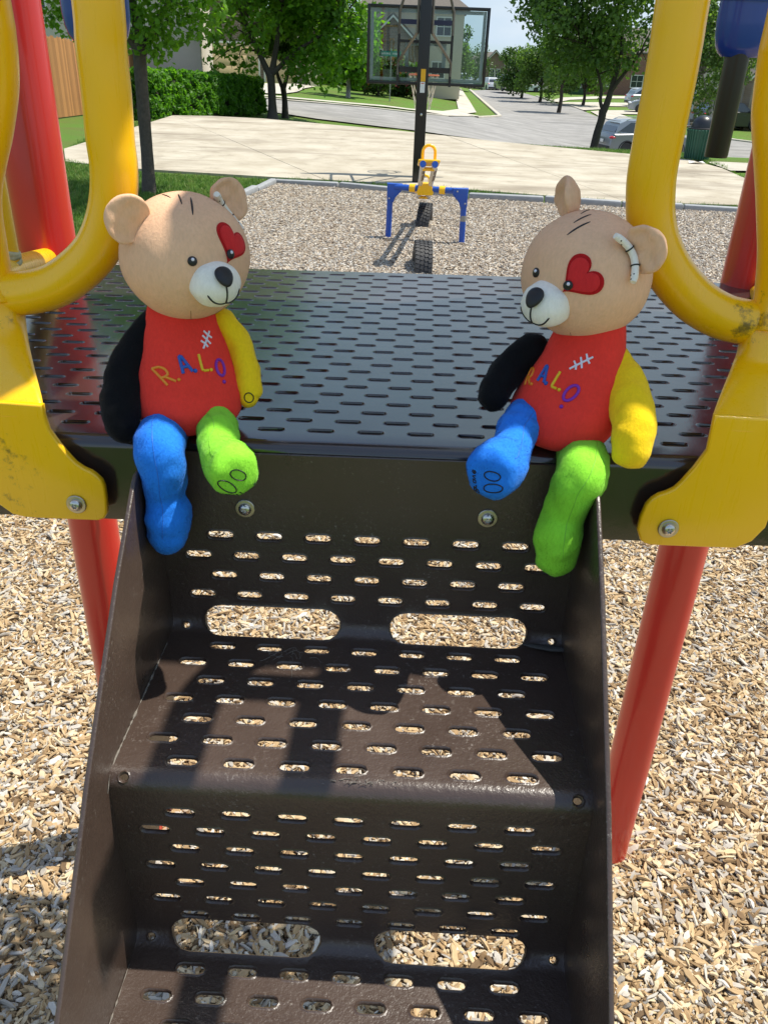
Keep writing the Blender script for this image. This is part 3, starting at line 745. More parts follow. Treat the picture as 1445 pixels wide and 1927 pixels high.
# ------------------------------------------------------------------ plush bears
def lumpy(p, amp, sc): return noise.noise(p * sc) * amp
PLUSH = {P_TAN: (1.6e6, 0.00036, 0.00018), P_WHITE: (1.4e6, 0.00030, 0.00018), P_RED: (1.6e6, 0.00036, 0.00018), P_HEART: (1.6e6, 0.0003, 0.00018), P_BLACK: (2.0e6, 0.0008, 0.00022), P_YEL: (1.8e6, 0.00045, 0.0002), P_BLUE: (2.0e6, 0.0007, 0.00022), P_GREEN: (2.0e6, 0.00065, 0.00022)}
SEAM = {P_BLUE: thread('blue_seam_thread', (0.018, 0.15, 0.58)), P_GREEN: thread('green_seam_thread', (0.20, 0.52, 0.04)), P_TAN: thread('tan_seam_thread', (0.36, 0.21, 0.12))}
class Bear:
    def __init__(s, label, base, yaw_t, head_c, yaw_h, pitch_h, roll_h):
        s.b = MS @ Vector(base)
        s.o = thing('teddy_bear', label, 'teddy bear', tuple(s.b), 0.0, 'plush bears sitting on the platform edge')
        s.yaw_t = yaw_t; s.seed = Vector((base[0] * 50, 3.1, 7.7))
        s.R = 0.0556
        Rz = Matrix.Rotation(yaw_h, 4, 'Z')            # head frame: x = bear's left, -y = forward, z = up
        s.HM = MS @ Matrix.Translation(head_c) @ Rz @ Matrix.Rotation(pitch_h, 4, 'X') @ Matrix.Rotation(roll_h, 4, 'Y')
        s.TM = MS @ Matrix.Translation(base) @ Matrix.Rotation(yaw_t, 4, 'Z')
    def part(s, mb, name, m, parent=None, ang=60):
        o = mb.build(name, m, parent or s.o, ang)
        if m in PLUSH and name not in ('heart_patch', 'bandage'):
            n, l, w = PLUSH[m]; add_pile(o, n, l, w, len(o.data.vertices))
        return o
    def limb(s, name, m, pts, rad, flat_end=None, seg=28, parent=None, sq=1.0):
        """soft stuffed limb: spline of (x,y,z) with radii, rounded ends"""
        P = [tuple(p) + (r,) for p, r in zip(pts, rad)]
        S4 = spline(P, 9)
        C = [MS @ Vector(q[:3]) for q in S4]; rr = [q[3] for q in S4]
        d0 = (C[0] - C[1]).normalized(); d1 = (C[-1] - C[-2]).normalized()
        path = []; rad2 = []
        for k in range(6):
            a = math.pi / 2 * (k + 0.4) / 6; path.append(C[0] + d0 * rr[0] * math.cos(a) * 0.9); rad2.append(rr[0] * math.sin(a))
        path += C; rad2 += rr
        e = 1.0 if flat_end is None else flat_end
        for k in range(1, 9):
            a = math.pi / 2 * k / 8.3
            path.append(C[-1] + d1 * rr[-1] * math.sin(a) * e); rad2.append(rr[-1] * math.cos(a) ** (1.0 if flat_end is None else 0.45))
        mb = MB(); mb.tube(path, rad2, seg, flat=sq)
        for i, v in enumerate(mb.v):
            n = v + s.seed
            mb.v[i] = v + Vector((lumpy(n, 1, 70), lumpy(n + Vector((9, 0, 0)), 1, 70), lumpy(n + Vector((0, 9, 0)), 1, 70))) * 0.0022 \
                + Vector((lumpy(n, 1, 190), lumpy(n + Vector((4, 0, 0)), 1, 190), lumpy(n + Vector((0, 4, 0)), 1, 190))) * 0.0004
        tree = s.bvh(mb); o = s.part(mb, name, m, parent)
        if name == 'leg':                                   # sewn seam down the front of the leg
            P = []
            for i in range(4, len(C) - 1):
                t = (C[i + 1] - C[i - 1]).normalized(); v = Vector((0.05, -0.9, 0.45)); v = (v - t * v.dot(t)).normalized()
                h = tree.ray_cast(C[i] + v * 0.08, -v)
                if h[0] is not None: P.append(h[0] + v * 0.00005)
            sm = MB(); sm.tube(P, 0.00034, 6); sm.build('seam', SEAM[m], o)
        return o, C, rr
    def bvh(s, mb): return BVHTree.FromPolygons([v for v in mb.v], mb.f)
    def head(s):
        mb = MB(); bm = bmesh.new(); bmesh.ops.create_uvsphere(bm, u_segments=64, v_segments=44, radius=1)
        for v in bm.verts:
            c = v.co; lowr = max(0, -c.z)
            c.x *= 1.0 + 0.03 * math.sin(math.pi * min(1, max(0, 0.5 - c.z * 0.6)))
            c.z *= 0.985; c.y *= 0.97
            n = c * 2.2 + s.seed
            c *= 1 + 0.012 * noise.noise(n)
            v.co = s.HM @ (c * s.R)
        mb.bm(bm); s.hb = s.bvh(mb); s.head_o = s.part(mb, 'head', P_TAN)
        # muzzle, nose
        mz = MB(); bm = bmesh.new(); bmesh.ops.create_uvsphere(bm, u_segments=40, v_segments=28, radius=1)
        for v in bm.verts:
            c = v.co.copy(); w = 1 + 0.05 * noise.noise(c * 2 + s.seed)
            v.co = s.HM @ (Vector((c.x * 0.395 * w, c.y * 0.39 - 0.955, c.z * 0.345 * w - 0.09)) * s.R)
        mz.bm(bm); s.mb_ = s.bvh(mz); s.muz = s.part(mz, 'muzzle', P_WHITE, s.head_o)
        ns = MB(); bm = bmesh.new(); bmesh.ops.create_uvsphere(bm, u_segments=24, v_segments=18, radius=1)
        for v in bm.verts:
            c = v.co.copy(); k = 1.0 + 0.22 * c.z
            v.co = s.HM @ (Vector((c.x * 0.138 * k, c.y * 0.075 - 1.285 + 0.10 * c.z, c.z * 0.122 + 0.14)) * s.R)
        ns.bm(bm); s.part(ns, 'nose', M_NOSE, s.head_o)
        for sx in (-1, 1):
            s.eye(sx)
        s.heart(); s.mouth(); s.brow()
        for az in (-0.42, 0.42):                            # darts sewn under the chin
            P = []
            for k in range(8):
                el = -0.62 - 0.075 * k; d = (s.HM.to_3x3() @ Vector((math.sin(az) * math.cos(el), -math.cos(az) * math.cos(el), math.sin(el)))).normalized()
                P.append(s.onto(s.hb, s.HM.translation, d, -0.0001)[0])
            sm = MB(); sm.tube(P, 0.0004, 6); sm.build('seam', SEAM[P_TAN], s.head_o)
    def onto(s, tree, org, d, lift):
        """point where a ray from inside the form leaves it, lifted off the surface"""
        h = tree.ray_cast(org + d * 0.5, -d)
        if h[0] is None: return org + d * s.R, d
        return h[0] + d * lift, h[1]
    def hdir(s, a, b, d0):
        d0 = Vector(d0).normalized(); e1 = Vector((0, 0, 1)).cross(-d0).normalized() * -1
        e1 = Vector((1, 0, 0)) - d0 * d0.x; e1.normalize(); e2 = e1.cross(d0) * -1
        e2 = (Vector((0, 0, 1)) - d0 * d0.z); e2 = (e2 - e1 * e2.dot(e1)).normalized()
        return (s.HM.to_3x3() @ (d0 + e1 * a + e2 * b)).normalized()
    def patch(s, tree, org, dirs2, fdir, lift, edge, name, m, parent):
        """thin appliqué patch: 2-D outline projected on the form with its own thickness"""
        V = [Vector(p) for p in dirs2]; n = len(V)
        x0, x1 = min(v.x for v in V), max(v.x for v in V); y0, y1 = min(v.y for v in V), max(v.y for v in V)
        st = (x1 - x0) / 14; pts = list(V); x = x0
        while x < x1:
            y = y0
            while y < y1:
                if inside((x, y), [(v.x, v.y) for v in V]): pts.append(Vector((x, y)))
                y += st
            x += st
        r = delaunay_2d_cdt(pts, [(i, (i + 1) % n) for i in range(n)], [], 0, 1e-5)
        cx = sum((v for v in V), Vector((0, 0))) / n
        P = []; Q = []
        for v in r[0]:
            d = fdir(v.x, v.y); P.append(s.onto(tree, org, d, lift)[0]); Q.append(s.onto(tree, org, d, -0.0008)[0])
        F = [list(f) for f in r[2] if inside(sum((r[0][i] for i in f), Vector((0, 0))) / 3, [(v.x, v.y) for v in V])]
        k = len(P); back = {}
        for i, o in enumerate(r[3]):
            for q in o: back[q] = i
        F += [[back[i], back[(i + 1) % n], back[(i + 1) % n] + k, back[i] + k] for i in range(n)]
        mb = MB(); mb.add(P + Q, F); return s.part(mb, name, m, parent, 40)
    def strokes(s, tree, org, lines, fdir, r, name, m, parent, lift=0.0002, flat=0.6, dense=5):
        mb = MB()
        for ln in lines:
            if len(ln) == 1:
                c = s.onto(tree, org, fdir(*ln[0]), lift)[0]; mb.ell(c, (r * 1.35,) * 3, u=12, v=8); continue
            pts = spline(ln, dense) if len(ln) > 2 else [np.array(ln[0]) + (np.array(ln[1]) - np.array(ln[0])) * k / 5 for k in range(6)]
            P = [s.onto(tree, org, fdir(p[0], p[1]), lift)[0] for p in pts]
            n = len(P); tap = [r] * n
            tap[0] = tap[-1] = r * 0.62
            mb.tube(P, tap, 8)
        return s.part(mb, name, m, parent, 60)
    def eye(s, sx):
        org = s.HM.translation
        d0 = Vector((sx * 0.315, -0.905, 0.30))
        fd = lambda a, b: s.hdir(a, b, d0)
        c, n = s.onto(s.hb, org, fd(0, 0), 0.0026 if sx > 0 else 0.0006)
        q = n.to_track_quat('Z', 'Y').to_matrix().to_4x4(); M = Matrix.Translation(c) @ q
        r = 0.072 * s.R
        mb = MB(); mb.lathe([(r, -0.001), (r, 0.0003), (r * 0.85, 0.0007), (r * 0.5, 0.0010), (r * 0.1, 0.0011)], 24, M)
        e = s.part(mb, 'eye', M_EYE, s.head_o)
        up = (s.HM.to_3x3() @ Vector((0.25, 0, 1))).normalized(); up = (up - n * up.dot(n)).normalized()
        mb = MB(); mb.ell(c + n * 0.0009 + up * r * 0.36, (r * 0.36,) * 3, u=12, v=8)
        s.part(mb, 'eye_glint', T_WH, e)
    def heart(s):
        d0 = Vector((0.42, -0.81, 0.39)); fd = lambda a, b: s.hdir(a, b, d0)
        def hp(k, t):
            x = 16 * math.sin(t) ** 3; y = 13 * math.cos(t) - 5 * math.cos(2 * t) - 2 * math.cos(3 * t) - math.cos(4 * t)
            x, y = x * k, (y + 2.5) * k; a = -0.60
            return (x * math.cos(a) - y * math.sin(a), x * math.sin(a) + y * math.cos(a))
        T = [2 * math.pi * i / 56 for i in range(56)]
        h = s.patch(s.hb, s.HM.translation, [hp(0.0218, t) for t in T], fd, 0.0009, 0, 'heart_patch', P_HEARTE, s.head_o)
        s.patch(s.hb, s.HM.translation, [hp(0.0178, t) for t in T], fd, 0.0017, 0, 'heart_fabric', P_HEART, h)
    def mouth(s):
        org = s.HM @ (Vector((0, -0.955, -0.09)) * s.R); d0 = Vector((0, -1, -0.1)); fd = lambda a, b: s.hdir(a, b, d0)
        s.strokes(s.mb_, org, [[(0, 0.38), (0.0, 0.1), (0, -0.20), (0.0, -0.46)], [(0, -0.46), (0.28, -0.50), (0.6, -0.36), (0.95, 0.0)], [(0, -0.46), (-0.28, -0.50), (-0.6, -0.36), (-0.95, 0.0)]],
                  fd, 0.00075, 'mouth_stitching', T_BLACK, s.head_o)
    def brow(s):
        org = s.HM.translation
        for i, (p, q) in enumerate((((-0.07, -0.52, 0.84), (0.08, -0.18, 0.98)), ((-0.13, -0.30, 0.94), (-0.04, 0.0, 1.0)), ((-0.19, -0.05, 0.97), (-0.21, 0.22, 0.95)))):
            p, q = Vector(p), Vector(q); mb = MB(); P = []
            for k in range(8):
                d = (s.HM.to_3x3() @ (p.lerp(q, k / 7))).normalized(); P.append(s.onto(s.hb, org, d, 0.0001)[0])
            r = (0.00085, 0.0007, 0.0005)[i]
            mb.tube(P, [r * 0.4, r * 0.8, r, r, r, r, r * 0.8, r * 0.4], 8); s.part(mb, 'brow_stitch', T_BLACK, s.head_o)
    def ear(s, sx, c, ax_up, ax_out, size=0.40, curl=0.5, bandage=False, crumple=0.0):
        """c: root centre in head units; ax_up: direction the ear stands; ax_out: direction its cup faces"""
        up = Vector(ax_up).normalized(); out = Vector(ax_out); out = (out - up * out.dot(up)).normalized(); wd = up.cross(out)
        mb = MB(); bm = bmesh.new(); bmesh.ops.create_uvsphere(bm, u_segments=36, v_segments=24, radius=1)
        for v in bm.verts:
            x, y, z = v.co
            w = x * 0.90 * size; h = (z + 0.72) * size * 0.86
            if z < -0.2: w *= 0.86 + 0.14 * (1 + (z + 0.2) / 0.8)
            th_ = y * 0.30 * size + (0.16 * size if y > 0 else 0.0) * 0.0
            cup = curl * size * (x * x * 0.9 - 0.35 + 0.35 * z * z) * (1 if y > 0 else 0.75)
            p = Vector(c) + wd * w + up * h + out * (th_ + cup)
            if crumple: p += (out * noise.noise(Vector((x * 2.2, z * 2.2, 5))) + wd * 0.4 * noise.noise(Vector((x * 2.2, z * 2.2, 9)))) * crumple * size
            v.co = s.HM @ (p * s.R)
        mb.bm(bm); e = s.part(mb, 'ear', P_TAN, s.head_o)
        if bandage:
            P = []
            for k in range(15):
                x = -1.12 + 2.24 * k / 14
                p = Vector(c) + wd * x * 0.80 * size + up * (0.17 * size + 0.08 * size * (1 - x * x)) + out * (0.40 * size + curl * size * (x * x * 0.9 - 0.29))
                P.append(s.HM @ (p * s.R))
            mb = MB(); mb.tube(P, [0.0026] + [0.0034] * 13 + [0.0026], 14, flat=0.9); b = s.part(mb, 'bandage', P_WHITE, e)
            mb = MB()
            for i in (5, 10):
                t = (P[i + 1] - P[i - 1]).normalized(); n = t.orthogonal().normalized(); bb = t.cross(n)
                mb.tube([P[i] + (n * math.cos(a) + bb * math.sin(a)) * 0.0035 for a in lin(0, 2 * math.pi, 14)[:-1]], 0.0006, 6, closed=True)
            fo = (s.HM.to_3x3() @ out).normalized()
            for i, sh in ((2, 0.0012), (3, -0.0012), (12, 0.0012), (13, -0.0008), (12, -0.0016)):
                t = (s.HM.to_3x3() @ up).normalized(); mb.ell(P[i] + fo * 0.0032 + t * sh, (0.0008,) * 3, u=8, v=6)
            s.part(mb, 'bandage_stitches', T_BLACK, e)
        return e
    def torso(s, rings, lean=(0, 0)):
        """rings: (height, half width, half depth, forward shift)"""
        S4 = spline(rings, 7); seg = 48; vs_ = []; fs_ = []
        for q in S4:
            for k in range(seg):
                a = 2 * math.pi * k / seg
                p = Vector((q[1] * math.cos(a), q[2] * math.sin(a) - q[3], q[0]))
                n = p * 40 + s.seed; p += Vector((noise.noise(n), noise.noise(n + Vector((5, 0, 0))), 0)) * 0.0014
                # creases at the belly
                p.y += 0.0012 * math.sin(p.z * 210 + p.x * 60) * max(0, -math.sin(a)) * (1 if p.z < 0.045 else 0.3)
                p += Vector((lean[0] * q[0], lean[1] * q[0], 0))
                vs_.append(s.TM @ p)
        for i in range(len(S4) - 1):
            for k in range(seg): fs_.append([i * seg + k, i * seg + (k + 1) % seg, (i + 1) * seg + (k + 1) % seg, (i + 1) * seg + k])
        fs_.append(list(range(seg))); fs_.append([(len(S4) - 1) * seg + k for k in range(seg)])
        mb = MB(); mb.add(vs_, fs_); s.tb = s.bvh(mb); s.torso_o = s.part(mb, 'torso', P_RED)
        # embroidered lettering across the chest: (letter strokes, colour, centre x, height, tilt)
        fwd = (s.TM.to_3x3() @ Vector((0, 1, 0)))
        def cast(l, u):
            o = s.TM @ Vector((l, -0.2, u)); h = s.tb.ray_cast(o, fwd)
            return h[0] - fwd * 0.0002 if h[0] is not None else s.TM @ Vector((l, -0.03, u))
        def word(strk, col, cx, cz, tilt, name, r, sc=0.82):
            mb = MB(); ca, sa = math.cos(tilt), math.sin(tilt)
            for ln in strk:
                pts = [((x * ca - z * sa) * sc + cx, (x * sa + z * ca) * sc + cz) for x, z in ln]
                if len(pts) == 1: mb.ell(cast(*pts[0]), (r * 1.3,) * 3, u=12, v=8); continue
                pp = spline(pts, 5) if len(pts) > 3 else [tuple(np.array(pts[i]) + (np.array(pts[i + 1]) - np.array(pts[i])) * k / 4) for i in range(len(pts) - 1) for k in range(5 if i == len(pts) - 2 else 4)]
                mb.tube([cast(p[0], p[1]) for p in pp], r, 10)
            s.part(mb, name, col, s.torso_o)
        h = 0.0078
        word([[(-0.0045, -h), (-0.0045, h)], [(-0.0045, h), (0.001, h * 1.02), (0.0042, h * 0.66), (0.0036, h * 0.12), (-0.0003, -0.0006), (-0.0043, -0.0004)], [(-0.0008, -0.0006), (0.005, -h)], [(0.0082, -h)]], T_OR, -0.0262, 0.0605, 0.42, 'letter_r', 0.00125)
        word([[(-0.0048, -h), (-0.0009, h), (0.0009, h)], [(0.0009, h), (0.0052, -h)], [(-0.003, -0.0022), (0.0034, -0.0022)], [(0.0082, -h)]], T_BL, -0.0090, 0.0685, 0.10, 'letter_a', 0.00155)
        word([[(-0.0032, h), (-0.0036, -h * 0.8), (-0.0028, -h)], [(-0.0028, -h), (0.0034, -h)], [(0.0064, -h)]], T_YE, 0.0085, 0.0680, -0.10, 'letter_l', 0.00130)
        word([[(0.0055 * math.cos(t), h * 0.98 * math.sin(t)) for t in lin(0, 2 * math.pi, 14)], [(0.0015, -h * 1.75)]], T_PU, 0.0235, 0.0605, -0.25, 'letter_o', 0.00140)
        word([[(-0.0075, -0.0065), (0.0075, 0.0075)], [(-0.0072, 0.0012), (-0.0030, -0.0024), (-0.0012, -0.0062)], [(-0.0030, 0.0056), (0.0006, 0.0006), (0.0035, -0.0040)], [(0.0005, 0.0094), (0.0040, 0.0046), (0.0078, 0.0010)]], T_WH, 0.0190, 0.0835, 0.0, 'chest_stitch', 0.00095)

def paw_marks(B, o, C, rr, toes, parent, up_hint, word=None, ax=None):
    """outline toes sewn on the flat sole at the end of a leg"""
    me = o.data; M = mat_of(o); V = [M @ v.co for v in me.vertices]; tree = BVHTree.FromPolygons(V, [list(p.vertices) for p in me.polygons])
    ax = Vector(ax).normalized() if ax else (C[-1] - C[-2]).normalized(); e2 = Vector(up_hint); e2 = (e2 - ax * e2.dot(ax)).normalized(); e1 = e2.cross(ax) * -1
    c0 = C[-1]; r = rr[-1]
    def cast(a, b):
        org = c0 + (e1 * a + e2 * b) * r + ax * 0.08; h = tree.ray_cast(org, -ax)
        return (h[0] + ax * 0.0002) if h[0] is not None else c0 + (e1 * a + e2 * b) * r
    mb = MB()
    for (cx, cz, rx, rz, tl) in toes:
        P = [cast(cx + rx * math.cos(t) * math.cos(tl) - rz * math.sin(t) * math.sin(tl), cz + rx * math.cos(t) * math.sin(tl) + rz * math.sin(t) * math.cos(tl)) for t in lin(0, 2 * math.pi, 22)[:-1]]
        mb.tube(P, 0.00055, 6, closed=True)
    if word:
        for ln in word:
            P = [cast(p[0], p[1]) for p in (spline(ln, 4) if len(ln) > 2 else ln)]
            mb.tube(P, 0.0005, 6)
    B.part(mb, 'sole_stitching', T_BLACK, parent)

# left bear: turned towards the right
A = Bear('teddy bear at the left with its blue leg hanging straight down over the step', (-0.187, 0.048, 0.0), R(43), (-0.176, 0.067, 0.1525), R(41), R(9), R(-3))
A.head()
A.ear(-1, (-0.70, -0.06, 0.62), (-0.80, 0.02, 0.56), (-0.30, -1, 0.20), 0.41, 0.42, crumple=0.10)
A.ear(1, (0.74, 0.30, 0.52), (0.84, 0.12, 0.55), (0.30, -1, 0.25), 0.42, 0.45, bandage=True, crumple=0.16)
RING = [(0.001, 0.024, 0.022, 0.010), (0.005, 0.036, 0.033, 0.012), (0.014, 0.0465, 0.0430, 0.014), (0.030, 0.0515, 0.0465, 0.014), (0.050, 0.0490, 0.0420, 0.010), (0.070, 0.0430, 0.0355, 0.007), (0.088, 0.0372, 0.0305, 0.004), (0.105, 0.0315, 0.0262, 0.002), (0.120, 0.025, 0.021, 0.0)]
A.torso(RING, (0.14, 0.16))
_, C, rr = A.limb('arm', P_BLACK, [(-0.2043,0.06,0.0974), (-0.2208,0.048,0.0781), (-0.2309,0.03,0.0551), (-0.2311,0.008,0.0328), (-0.2281,-0.003,0.0179)], [0.0130, 0.0155, 0.0172, 0.0180, 0.0155])
o, C, rr = A.limb('arm', P_YEL, [(-0.1495,0.078,0.094), (-0.1384,0.076,0.0746), (-0.1284,0.064,0.0529), (-0.1236,0.05,0.0361), (-0.1231,0.045,0.0285)], [0.0110, 0.0132, 0.0132, 0.0120, 0.0096])
paw_marks(A, o, C, rr, [(-0.25, 0.10, 0.42, 0.46, 0)], o, (0, 0, 1), ax=(-0.1, -0.9, 0.35))
A.limb('leg', P_BLUE, [(-0.1953,0.03,0.005), (-0.1936,-0.004,0.0082), (-0.1898,-0.026,0.006), (-0.1873,-0.031,-0.0134), (-0.1879,-0.03,-0.0364), (-0.187,-0.034,-0.0562), (-0.1884,-0.036,-0.0731)], [0.0191, 0.0220, 0.0218, 0.0212, 0.0178, 0.0214, 0.0189])
o, C, rr = A.limb('leg', P_GREEN, [(-0.1557,0.036,0.0121), (-0.1423,-0.002,0.0131), (-0.1363,-0.026,0.0082), (-0.1246,-0.048,0.006), (-0.1156,-0.064,0.0072)], [0.0190, 0.0186, 0.0176, 0.0216, 0.0212], flat_end=0.55)
paw_marks(A, o, C, rr, [(-0.02, 0.02, 0.20, 0.33, -0.85), (0.52, -0.30, 0.19, 0.42, -0.65)], o, (0, -0.45, 1), [[(0.02, -0.86), (0.12, -0.70)], [(0.14, -0.92), (0.26, -0.78)], [(-0.6, -0.62), (-0.5, -0.66)], [(0.84, -0.62), (0.87, -0.60)]])

# right bear: turned towards the left
Bb = Bear('teddy bear at the right with its green leg hanging straight down over the step', (0.1775, 0.048, -0.002), R(-50), (0.1785, 0.067, 0.1460), R(-45), R(12), R(7))
Bb.head()
Bb.ear(-1, (-0.62, 0.30, 0.72), (-0.30, 0.10, 0.90), (-0.75, -0.8, 0.2), 0.40, 0.62, crumple=0.10)
Bb.ear(1, (0.76, -0.02, 0.58), (0.80, 0.10, 0.62), (0.20, -1, 0.25), 0.40, 0.40, bandage=True, crumple=0.16)
Bb.torso(RING, (0.0, 0.16))
Bb.limb('arm', P_BLACK, [(0.1412,0.074,0.0776), (0.1239,0.068,0.0626), (0.1101,0.056,0.0467), (0.1047,0.046,0.0383)], [0.0142, 0.0155, 0.0155, 0.0132])
Bb.limb('arm', P_YEL, [(0.1965,0.058,0.0892), (0.2114,0.042,0.0708), (0.2207,0.014,0.0537), (0.2218,-0.01,0.0359), (0.2209,-0.02,0.0203)], [0.0140, 0.0175, 0.0186, 0.0186, 0.0174])
o, C, rr = Bb.limb('leg', P_BLUE, [(0.1339,0.034,0.0238), (0.1243,0.002,0.0221), (0.1176,-0.022,0.017), (0.1066,-0.046,0.0134), (0.0997,-0.062,0.0141)], [0.0180, 0.0180, 0.0178, 0.0234, 0.0230], flat_end=0.5)
W_ = []
def glyphs(x, y, sc):   # small hand-sewn word running up the sole
    G_ = {'B': [[(0, 0), (0, 1)], [(0, 1), (0.5, 0.9), (0.5, 0.6), (0, 0.5)], [(0, 0.5), (0.6, 0.4), (0.6, 0.1), (0, 0)]], 'r': [[(0, 0), (0, 0.6)], [(0, 0.4), (0.2, 0.6), (0.45, 0.55)]], 'a': [[(0.5, 0.6), (0.1, 0.55), (0.05, 0.1), (0.5, 0.1)], [(0.5, 0.6), (0.52, 0.0)]], 'v': [[(0, 0.6), (0.25, 0)], [(0.25, 0), (0.5, 0.6)]], 'e': [[(0.05, 0.3), (0.5, 0.35), (0.3, 0.62), (0.02, 0.35), (0.2, 0.0), (0.5, 0.1)]]}
    out = []; cx = 0
    for ch in 'Brave':
        for ln in G_[ch]: out.append([(x + (-(p[1])) * sc * 0.9 + (cx + p[0]) * sc * 0.35, y + (cx + p[0]) * sc) for p in ln])
        cx += 0.72
    return out
paw_marks(Bb, o, C, rr, [(-0.12, 0.10, 0.30, 0.17, -0.25), (-0.30, -0.32, 0.36, 0.17, -0.45)], o, (0, -0.45, 1), glyphs(0.36, -0.78, 0.235))
Bb.limb('leg', P_GREEN, [(0.1875,0.03,-0.0044), (0.1843,-0.006,-0.0013), (0.1792,-0.027,-0.0056), (0.1733,-0.031,-0.0174), (0.1687,-0.031,-0.0401), (0.1657,-0.036,-0.0592), (0.1658,-0.039,-0.0787)], [0.0209, 0.0231, 0.0227, 0.0205, 0.0183, 0.0213, 0.0183])

# ------------------------------------------------------------------ ground sheets
def m_mulch_base():
    t = NT('mulch_bed'); co = t.coord(); st = t.coord('Object', (1.0, 1.0, 1.0))
    v = t.n('ShaderNodeTexVoronoi', Scale=75.0, Randomness=1.0); t.l(st, v.inputs['Vector'])
    c = t.ramp(v.outputs['Color'], [(0.0, (0.18, 0.12, 0.07)), (0.35, (0.36, 0.25, 0.14)), (0.6, (0.48, 0.36, 0.22)), (0.8, (0.40, 0.36, 0.30)), (1.0, (0.62, 0.53, 0.39))])
    t.l(c, t.b.inputs['Base Color']); t.b.inputs['Roughness'].default_value = 0.9; t.b.inputs['Specular IOR Level'].default_value = 0.15
    t.bump(v.outputs['Distance'], 0.8, 0.01); return t.m
MULCH = [(-3.6, -1.6), (6.5, -1.6), (7.2, 11.05), (4.62, 11.42), (3.0, 11.50), (0.98, 11.77), (-0.81, 12.30), (-1.76, 12.50), (-2.03, 10.83), (-3.3, 2.0)]
sheet('mulch_bed', MULCH, 0.012, m_mulch_base(), 1.0)
# concrete court: slabs with open joints
NL, NM, NR2, NRR = (-5.226,13.80,-0), (-1.951,12.98,-0), (3.153,11.79,-0), (4.798,11.91,-0)
court = thing('concrete_court', 'pale stained concrete ball court behind the mulch bed', 'court', (0.5, 16, 0))
near = [(-5.249,13.86,-0), (-3.949,13.32,-0), (-1.951,12.98,-0), (-0.2026,12.78,-0), (1.173,12.40,-0), (3.165,11.84,-0), (4.808,11.95,-0), (7.4, 11.3, 0)]
far = [(-5.888,15.57,-0), (-6.127,24.82,-0.2397), (-3.629,24.46,-0.2734), (0.4152,21.89,-0.1698), (2.623,19.88,-0.0553), (4.113,19.01,-0.0009), (6.116,17.63,-0), (5.941,15.02,-0)]
def edge(pts, t):
    P = [Vector((p[0], p[1])) for p in pts]; L_ = [(P[i + 1] - P[i]).length for i in range(len(P) - 1)]; d = t * sum(L_)
    for i, l in enumerate(L_):
        if d <= l + 1e-9 or i == len(L_) - 1: return P[i].lerp(P[i + 1], min(1, d / l))
        d -= l
def slab(t0, t1, s0, s1):
    g_ = 0.0005; t0 += g_; t1 -= g_; s0 += g_ * 1.5; s1 -= g_ * 1.5
    pt = lambda t, s: edge(near, t).lerp(edge(far, t), s)
    out = [pt(t0 + (t1 - t0) * k / 6, s0) for k in range(7)] + [pt(t1 + (t0 - t1) * k / 6, s1) for k in range(7)]
    return [(p.x, p.y) for p in out]
for i in range(3):
    for j in range(2):
        o = sheet('slab', slab(i / 3, (i + 1) / 3, j * 0.55, 0.55 + 0.45 * j), 0, M_COURT, 2.0, None, 0.12, flat=0.035 + 0.001 * ((i + j) % 2))
        o.data.transform(Matrix.Translation((-0.5, -16, 0))); o.parent = court
# road, pavements, driveways
ROADP = [(-12.23,37.87,-0.3049), (-6.162,39.39,-0.6994), (-3.468,38.03,-0.8746), (-0.6702,37.66,-1.056), (2.314,38.78,-1.389), (5.314,40.35,-1.764), (3.835,19.39,-0.0262), (9.0, 36.2, 0), (14.0, 35.6, 0), (30, 35.0, 0), (30, 50, 0), (21.81,52.89,-2.35), (20.65,55.06,-2.35), (16.54,61.00,-2.35), (16.25,69.15,-2.35), (16.22,73.83,-2.35), (16.78,87.40,-2.35), (16.17,96.53,-2.35), (16.34,109.82,-2.35), (16.14,120.01,-2.35), (15.47,127.29,-2.357), (12.82,128.79,-2.368), (9.173,120.89,-2.247), (7.83,83.95,-2.079), (7.027,63.34,-1.978), (2.902,52.49,-1.463), (0.5774,49.48,-1.172), (-3.01,48.72,-0.9043), (-5.702,47.39,-0.7293), (-7.373,47.28,-0.6207), (-13.98,43.43,-0.1916)]
sheet('road', ROADP, 0.06, M_ROAD, 1.5)
kerb('kerb', [(-14.03,43.61,-0.188), (-7.405,47.49,-0.6186), (-5.728,47.60,-0.7277), (-3.024,48.94,-0.9034), (0.5794,49.71,-1.172), (2.737,52.29,-1.442)])
kerb('kerb', [(4.837,56.73,-1.705), (6.238,61.05,-1.88), (7.107,64.09,-1.988), (7.33,70.10,-2.016), (7.83,83.95,-2.079), (9.173,120.89,-2.247)])
kerb('kerb', [(21.96,53.26,-2.35), (20.79,55.47,-2.35), (19.88,58.01,-2.35)]); kerb('kerb', [(16.39,69.78,-2.35), (16.50,72.75,-2.35), (16.37,74.54,-2.35)]); kerb('kerb', [(16.79,82.50,-2.35), (16.97,88.40,-2.35), (16.65,92.82,-2.35)]); kerb('kerb', [(16.62,96.85,-2.35), (16.77,100.25,-2.35), (16.69,107.44,-2.35), (16.57,111.38,-2.35)])
